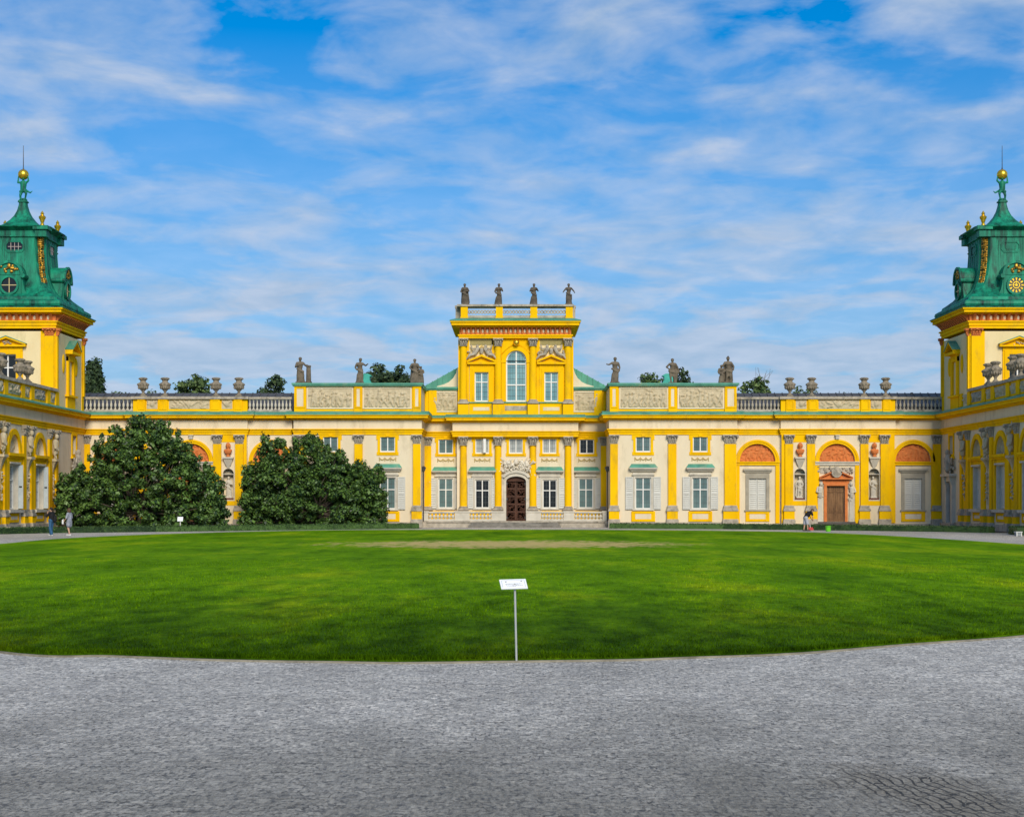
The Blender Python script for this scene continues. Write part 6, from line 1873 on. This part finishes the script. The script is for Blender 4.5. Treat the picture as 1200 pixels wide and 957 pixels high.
# buckets
def bucket(px, py, w, h, label, m, rim=True, Y=None):
    Y = Y or H * F / (py - HY); s = Y / F
    x = (px - CX) * s
    root = empty('bucket', (x, Y, 0), label, 'bucket')
    r = w * s / 2; hh = h * s
    MB((0, Y, 0)).lathe(x, 0, [(r * .84, 0), (r * .88, .01), (r * .98, hh - .03), (r * 1.04, hh - .03), (r * 1.04, hh), (r * .93, hh), (r * .80, .03), (.001, .03)], 22).build('pail', m, root)
    t = MB((0, Y, 0)); t.path([(x + r * 1.02 * math.cos(math.pi * k / 10), r * .55 * math.sin(math.pi * k / 10) + r * .6, hh - .03 - .05 * math.sin(math.pi * k / 10)) for k in range(11)], .006, 5)
    t.build('handle', IRN, root)
    return root
bucket(970.5, 622.6, 6.6, 6.6, 'bright lime green bucket standing on the path by the hedge', mat('lime_plastic', (.16, .62, .03), (.13, .55, .02), .4, 1))
def dustpan():
    Y = 114.4; s = Y / F; x = (950.3 - CX) * s
    root = empty('dustpan', (x, Y, 0), 'red dustpan with upright pale handle at the feet of the bending man', 'dustpan')
    RED = mat('red_plastic', (.52, .06, .05), (.42, .045, .04), .45, 2)
    MB((0, Y, 0)).loft([[(x - .17, .16, z0), (x + .17, .16, z0), (x + .15, -.10, z1), (x - .15, -.10, z1)] for z0, z1 in ((.02, .02), (.05, .22))]).build('pan', RED, root)
    MB((0, Y, 0)).tube((x - .02, -.08, .15), (x - .06, -.06, .42), .02, .02, 6).build('handle', WHT, root)
dustpan()
# grey box and stone block
def grey_box():
    p = gp(1193.3, 628.2); s = p[1] / F
    root = empty('planter_box', (p[0], p[1], 0), 'small pale grey box with a light rim standing on the path at the far right', 'box')
    w, h = 3.2 * s, 5.6 * s
    x = p[0]
    MB((0, p[1], 0)).box(x - w, x + w, -.2, .16, .03, h - .05, -.01, -.01).build('body', mat('grey_metal', (.30, .33, .34), (.24, .26, .27), .5, 2), root)
    MB((0, p[1], 0)).box(x - w - .03, x + w + .03, -.23, .2, h - .05, h).build('rim', mat('pale_metal', (.62, .65, .64), None, .5), root)
    MB((0, p[1], 0)).box(x - w, x - w + .05, .16, .19, .0, h - .05).box(x + w - .05, x + w, .16, .19, 0, h - .05).build('edge', WHT, root)
grey_box()
def stone_block():
    p = gp(8.8, 625.0); s = p[1] / F; x = p[0]; w = 3.1 * s
    root = empty('stone_block', (x, p[1], 0), 'squat pinkish stone post at the left end of the hedge', 'stone post')
    M_ = mat('pinkish_stone', (.50, .42, .32), (.34, .28, .21), .9, 3, bump=.4)
    MB((0, p[1], 0)).box(x - w, x + w, -.3, 0, 0, 6.6 * s, .012, .012).box(x - w - .03, x + w + .03, -.33, .03, 0, .07).build('shaft', M_, root)
    MB((0, p[1], 0)).loft([[(x - w - a, a * 1.0 + .01, z), (x + w + a, a + .01, z), (x + w + a, -.31 - a, z), (x - w - a, -.31 - a, z)] for a, z in ((.02, 6.6 * s), (.03, 6.9 * s), (-.02, 7.6 * s))]).build('cap', M_, root)
stone_block()

# ------------------------------------------------------------------ people
SKN = mat('skin', (.55, .33, .23), (.47, .27, .18), .55, 6)
HAIRD = mat('dark_hair', (.025, .018, .014), None, .6, 20)
HAIRB = mat('brown_hair', (.10, .055, .03), None, .6, 20)
SHOE = mat('white_shoe', (.72, .72, .70), None, .6, 4)
BLK = mat('black_cloth', (.012, .012, .014), (.008, .008, .009), .85, 6)
DEN = mat('denim', (.035, .11, .22), (.02, .07, .15), .85, 5, (1, 1, .4))
GRYC = mat('grey_cloth', (.42, .43, .46), (.33, .34, .37), .85, 5)
def checks():
    m = mat('grey_patterned_cloth', (.34, .36, .42), (.10, .11, .14), .85, 9)
    return m
PLAID = checks()
def hand(T, q, wr, di, side):
    """palm, four unequal bent fingers and a thumb leaving the side of the palm"""
    wr, di = Vector(wr), Vector(di).normalized()
    a = di.orthogonal().normalized(); c = di.cross(a)
    T(tuple(wr), tuple(wr + di * .075), .026, .030)
    T(tuple(wr + di * .05 - a * .02), tuple(wr + di * .08 + a * .02), .018, .018)
    for k, l in enumerate((.062, .074, .070, .055)):
        p = wr + di * .085 + a * (-.030 + .020 * k); m_ = p + di * l * .55 + c * .010 * side; e = m_ + di * l * .38 + c * .022 * side
        T(tuple(p), tuple(m_), .0095, .009); T(tuple(m_), tuple(e), .009, .0075)
    p = wr + di * .03 - a * .026; m_ = p + di * .03 - a * .028; T(tuple(p), tuple(m_), .012, .011); T(tuple(m_), tuple(m_ + di * .03 + a * .002), .010, .009)
def person(label, loc, rot, h, J, clothes, hair, hair_m, seed=0):
    """J: joint name -> (x, y, z) for a 1.75 m figure facing +y; one continuous skin surface, clothes and hair as children"""
    k = h / 1.75
    root = empty('person', loc, label, 'person'); root.rotation_euler = (0, 0, rot)
    ROOT[root] = Vector((0, 0, 0))
    def sc(p): return (p[0] * k, -p[1] * k if False else p[1] * k, p[2] * k)
    def mk():
        b = MB(); b.P = lambda u, v, z: (b.v.append((u, v, z)), len(b.v) - 1)[1]
        T = lambda a, c, r0, r1=None: b.tube(sc(a), sc(c), r0 * k, (r0 if r1 is None else r1) * k, 10)
        return b, T
    b, T = mk()
    T(J['pel'], J['che'], .135, .145); T(J['shl'], J['shr'], .07); T(J['hil'], J['hir'], .115)
    mid = tuple((Vector(J['shl']) + Vector(J['shr'])) / 2)
    T(mid, J['hed'], .055, .052)
    hd = Vector(J['hed']); fw = Vector(J['fwd']).normalized(); up = Vector(J.get('up', (0, 0, 1))).normalized(); lt = fw.cross(up).normalized()
    up = lt.cross(fw).normalized() if False else up
    hc = hd + up * .075
    T(tuple(hc - up * .05 + fw * .02), tuple(hc + up * .045), .072, .085)
    T(tuple(hc - up * .075 + fw * .055), tuple(hc - up * .06 + fw * .06), .04, .045)
    T(tuple(hc + fw * .085 + up * .005), tuple(hc + fw * .108 - up * .022), .012, .015)
    for sg in (-1, 1):
        T(tuple(hc + lt * sg * .08 + up * .005), tuple(hc + lt * sg * .085 - up * .025), .016, .012)
        T(tuple(hc + lt * sg * .033 + fw * .078 + up * .02), tuple(hc + lt * sg * .045 + fw * .072 + up * .02), .012)
    for sd_ in 'lr':
        T(J['sh' + sd_], J['el' + sd_], .052, .042); T(J['el' + sd_], J['wr' + sd_], .041, .028)
        hand(T, None, J['wr' + sd_], Vector(J['wr' + sd_]) - Vector(J['el' + sd_]), 1 if sd_ == 'l' else -1)
        T(J['hi' + sd_], J['kn' + sd_], .088, .058); T(J['kn' + sd_], J['an' + sd_], .056, .036)
        an = Vector(J['an' + sd_]); ff = Vector(J.get('foot', (0, 1, 0))).normalized()
        T(tuple(an + Vector((0, 0, -.05))), tuple(an + ff * .15 + Vector((0, 0, -.06))), .04, .035)
    me = remesh(b, 'body', SKN, .012, 2)
    o = bpy.data.objects.new('body', me); COL.objects.link(o); o.parent = root
    # eyes and mouth
    e, T = mk()
    for sg in (-1, 1): e.ell(sc(tuple(hc + lt * sg * .034 + fw * .092 + up * .018)), .010 * k, 8, 6)
    T(tuple(hc - lt * .022 + fw * .092 - up * .052), tuple(hc + lt * .022 + fw * .092 - up * .052), .006)
    me = e.mesh('eyes_and_mouth', mat('dark_features', (.06, .025, .02), None, .4)); o2 = bpy.data.objects.new('facial_features', me); COL.objects.link(o2); o2.parent = root
    for nm, m_, tubes, vx in clothes:
        b, T = mk()
        for t in tubes: T(*t)
        me = remesh(b, nm, m_, vx, 2); oo = bpy.data.objects.new(nm, me); COL.objects.link(oo); oo.parent = root
    b, T = mk()
    for a, c, r0, r1 in hair(hc, fw, up, lt): T(tuple(a), tuple(c), r0, r1)
    me = remesh(b, 'hair', hair_m, .014, 2); oo = bpy.data.objects.new('hair', me); COL.objects.link(oo); oo.parent = root
    return root
def stand(arms, legs=None, lean=0):
    J = dict(pel=(0, 0, .98), che=(0, lean, 1.28), shl=(.18, lean, 1.42), shr=(-.18, lean, 1.42), hil=(.09, 0, .93), hir=(-.09, 0, .93), hed=(0, lean + .03, 1.56), fwd=(0, 1, 0),
             knl=(.10, .03, .50), anl=(.10, -.02, .10), knr=(-.10, .03, .50), anr=(-.10, -.02, .10))
    J.update(arms)
    if legs: J.update(legs)
    return J
def up_(p, dz=0, r=0): return p
# man with cap, black top, jeans and a shoulder bag, hand at his mouth
p = gp(60.3, 627.6)
J = stand(dict(ell=(.27, .02, 1.14), wrl=(.20, .24, 1.08), elr=(-.24, .16, 1.20), wrr=(-.06, .24, 1.46)), dict(knl=(.10, .10, .50), anl=(.10, .14, .10), knr=(-.10, .02, .50), anr=(-.10, -.10, .10)))
cl = [('top', BLK, [((0, 0, .98), (0, 0, 1.28), .165, .175), ((-.18, 0, 1.42), (.18, 0, 1.42), .085, .085), ((0, 0, 1.3), (0, 0, 1.44), .15, .09), ((.19, 0, 1.41), J['ell'], .075, .065), ((-.19, 0, 1.41), J['elr'], .075, .065), (J['ell'], (.235, .12, 1.11), .062, .055), (J['elr'], (-.15, .20, 1.33), .062, .055)], .016),
      ('jeans', DEN, [((-.08, 0, .95), (.08, 0, .95), .145, .145)] + [t for s_ in 'lr' for t in ((J['hi' + s_], J['kn' + s_], .115, .095), (J['kn' + s_], (J['an' + s_][0], J['an' + s_][1], .13), .095, .105))], .016),
      ('shoes', SHOE, [((J['an' + s_][0], J['an' + s_][1] - .05, .055), (J['an' + s_][0], J['an' + s_][1] + .17, .045), .052, .045) for s_ in 'lr'], .013),
      ('shoulder_bag', BLK, [((.06, -.22, .95), (.06, -.24, 1.15), .13, .11), ((.12, -.2, 1.15), (-.15, .02, 1.47), .03, .03)], .016)]
def hair_cap(hc, fw, up, lt): return [(hc + up * .05 - fw * .02, hc + up * .06 + fw * .02, .098, .092), (hc - fw * .05, hc - fw * .05 + up * .05, .075, .085)]
person('person in black top and blue jeans with shoulder bag, hand raised to the face', (p[0], p[1], 0), R(62), 1.66, J, cl, hair_cap, HAIRD)
# woman in a short patterned dress holding a white bag
p = gp(81.2, 627.4)
J = stand(dict(ell=(.25, .0, 1.14), wrl=(.22, .16, .92), elr=(-.24, .04, 1.14), wrr=(-.20, .22, .98)), dict(knl=(.08, .08, .50), anl=(.08, .10, .10), knr=(-.08, .04, .50), anr=(-.08, -.10, .10)))
cl = [('dress', PLAID, [((0, 0, .95), (0, 0, 1.28), .16, .165), ((-.17, 0, 1.42), (.17, 0, 1.42), .078, .078), ((0, 0, 1.3), (0, 0, 1.43), .14, .08), ((-.06, 0, .95), (-.08, .02, .66), .15, .15), ((.06, 0, .95), (.08, .02, .66), .15, .15), ((-.18, 0, 1.41), J['elr'], .08, .078), ((.18, 0, 1.41), J['ell'], .08, .078)], .016),
      ('shoes', SHOE, [((J['an' + s_][0], J['an' + s_][1] - .05, .05), (J['an' + s_][0], J['an' + s_][1] + .16, .042), .048, .04) for s_ in 'lr'], .013),
      ('handbag', SHOE, [((-.22, .34, .78), (-.22, .34, .98), .07, .06), ((-.22, .34, .9), (-.20, .30, 1.08), .02, .015)], .014)]
def hair_bob(hc, fw, up, lt): return [(hc + up * .04 - fw * .025, hc + up * .05 + fw * .02, .102, .095), (hc - fw * .06 + up * .02, hc - fw * .06 - up * .12, .095, .075), (hc + lt * .06 - fw * .03, hc + lt * .07 - fw * .03 - up * .12, .06, .045), (hc - lt * .06 - fw * .03, hc - lt * .07 - fw * .03 - up * .12, .06, .045)]
person('person in a short grey patterned dress holding a white bag, beside the magnolia bush', (p[0], p[1], 0), R(70), 1.62, J, cl, hair_bob, HAIRB)
# man bending forward over a dustpan: black shirt, grey shorts
p = gp(945.3, 622.0)
J = dict(pel=(0, -.08, .93), che=(0, .14, 1.20), shl=(.18, .26, 1.31), shr=(-.18, .26, 1.31), hil=(.09, -.08, .90), hir=(-.09, -.08, .90), hed=(0, .38, 1.37), fwd=(0, .75, -.66), up=(0, .62, .70),
         knl=(.10, .02, .49), anl=(.10, .04, .10), knr=(-.11, -.10, .49), anr=(-.11, -.16, .10), ell=(.20, .36, 1.03), wrl=(.08, .44, .82), elr=(-.20, .34, 1.02), wrr=(-.06, .43, .80))
cl = [('shirt', BLK, [((0, -.07, .95), (0, .14, 1.22), .165, .18), ((-.18, .26, 1.31), (.18, .26, 1.31), .088, .088), ((0, .14, 1.2), (0, .28, 1.33), .165, .10), ((-.19, .27, 1.30), (-.20, .32, 1.14), .085, .08), ((.19, .27, 1.30), (.20, .33, 1.14), .085, .08)], .016),
      ('shorts', GRYC, [((-.08, -.08, .92), (.08, -.08, .92), .15, .15)] + [(J['hi' + s_], (J['kn' + s_][0], J['kn' + s_][1], .53), .125, .118) for s_ in 'lr'], .016),
      ('shoes', mat('dark_shoe', (.05, .05, .05), None, .6), [((J['an' + s_][0], J['an' + s_][1] - .05, .05), (J['an' + s_][0], J['an' + s_][1] + .17, .042), .05, .043) for s_ in 'lr'], .013)]
def hair_short(hc, fw, up, lt): return [(hc + up * .045 - fw * .03, hc + up * .05 + fw * .005, .098, .09), (hc - fw * .05 - up * .02, hc - fw * .05 + up * .04, .078, .085)]
person('person in black shirt and grey shorts bending forward over a red dustpan', (p[0], p[1], 0), R(-75), 1.72, J, cl, hair_short, HAIRB)
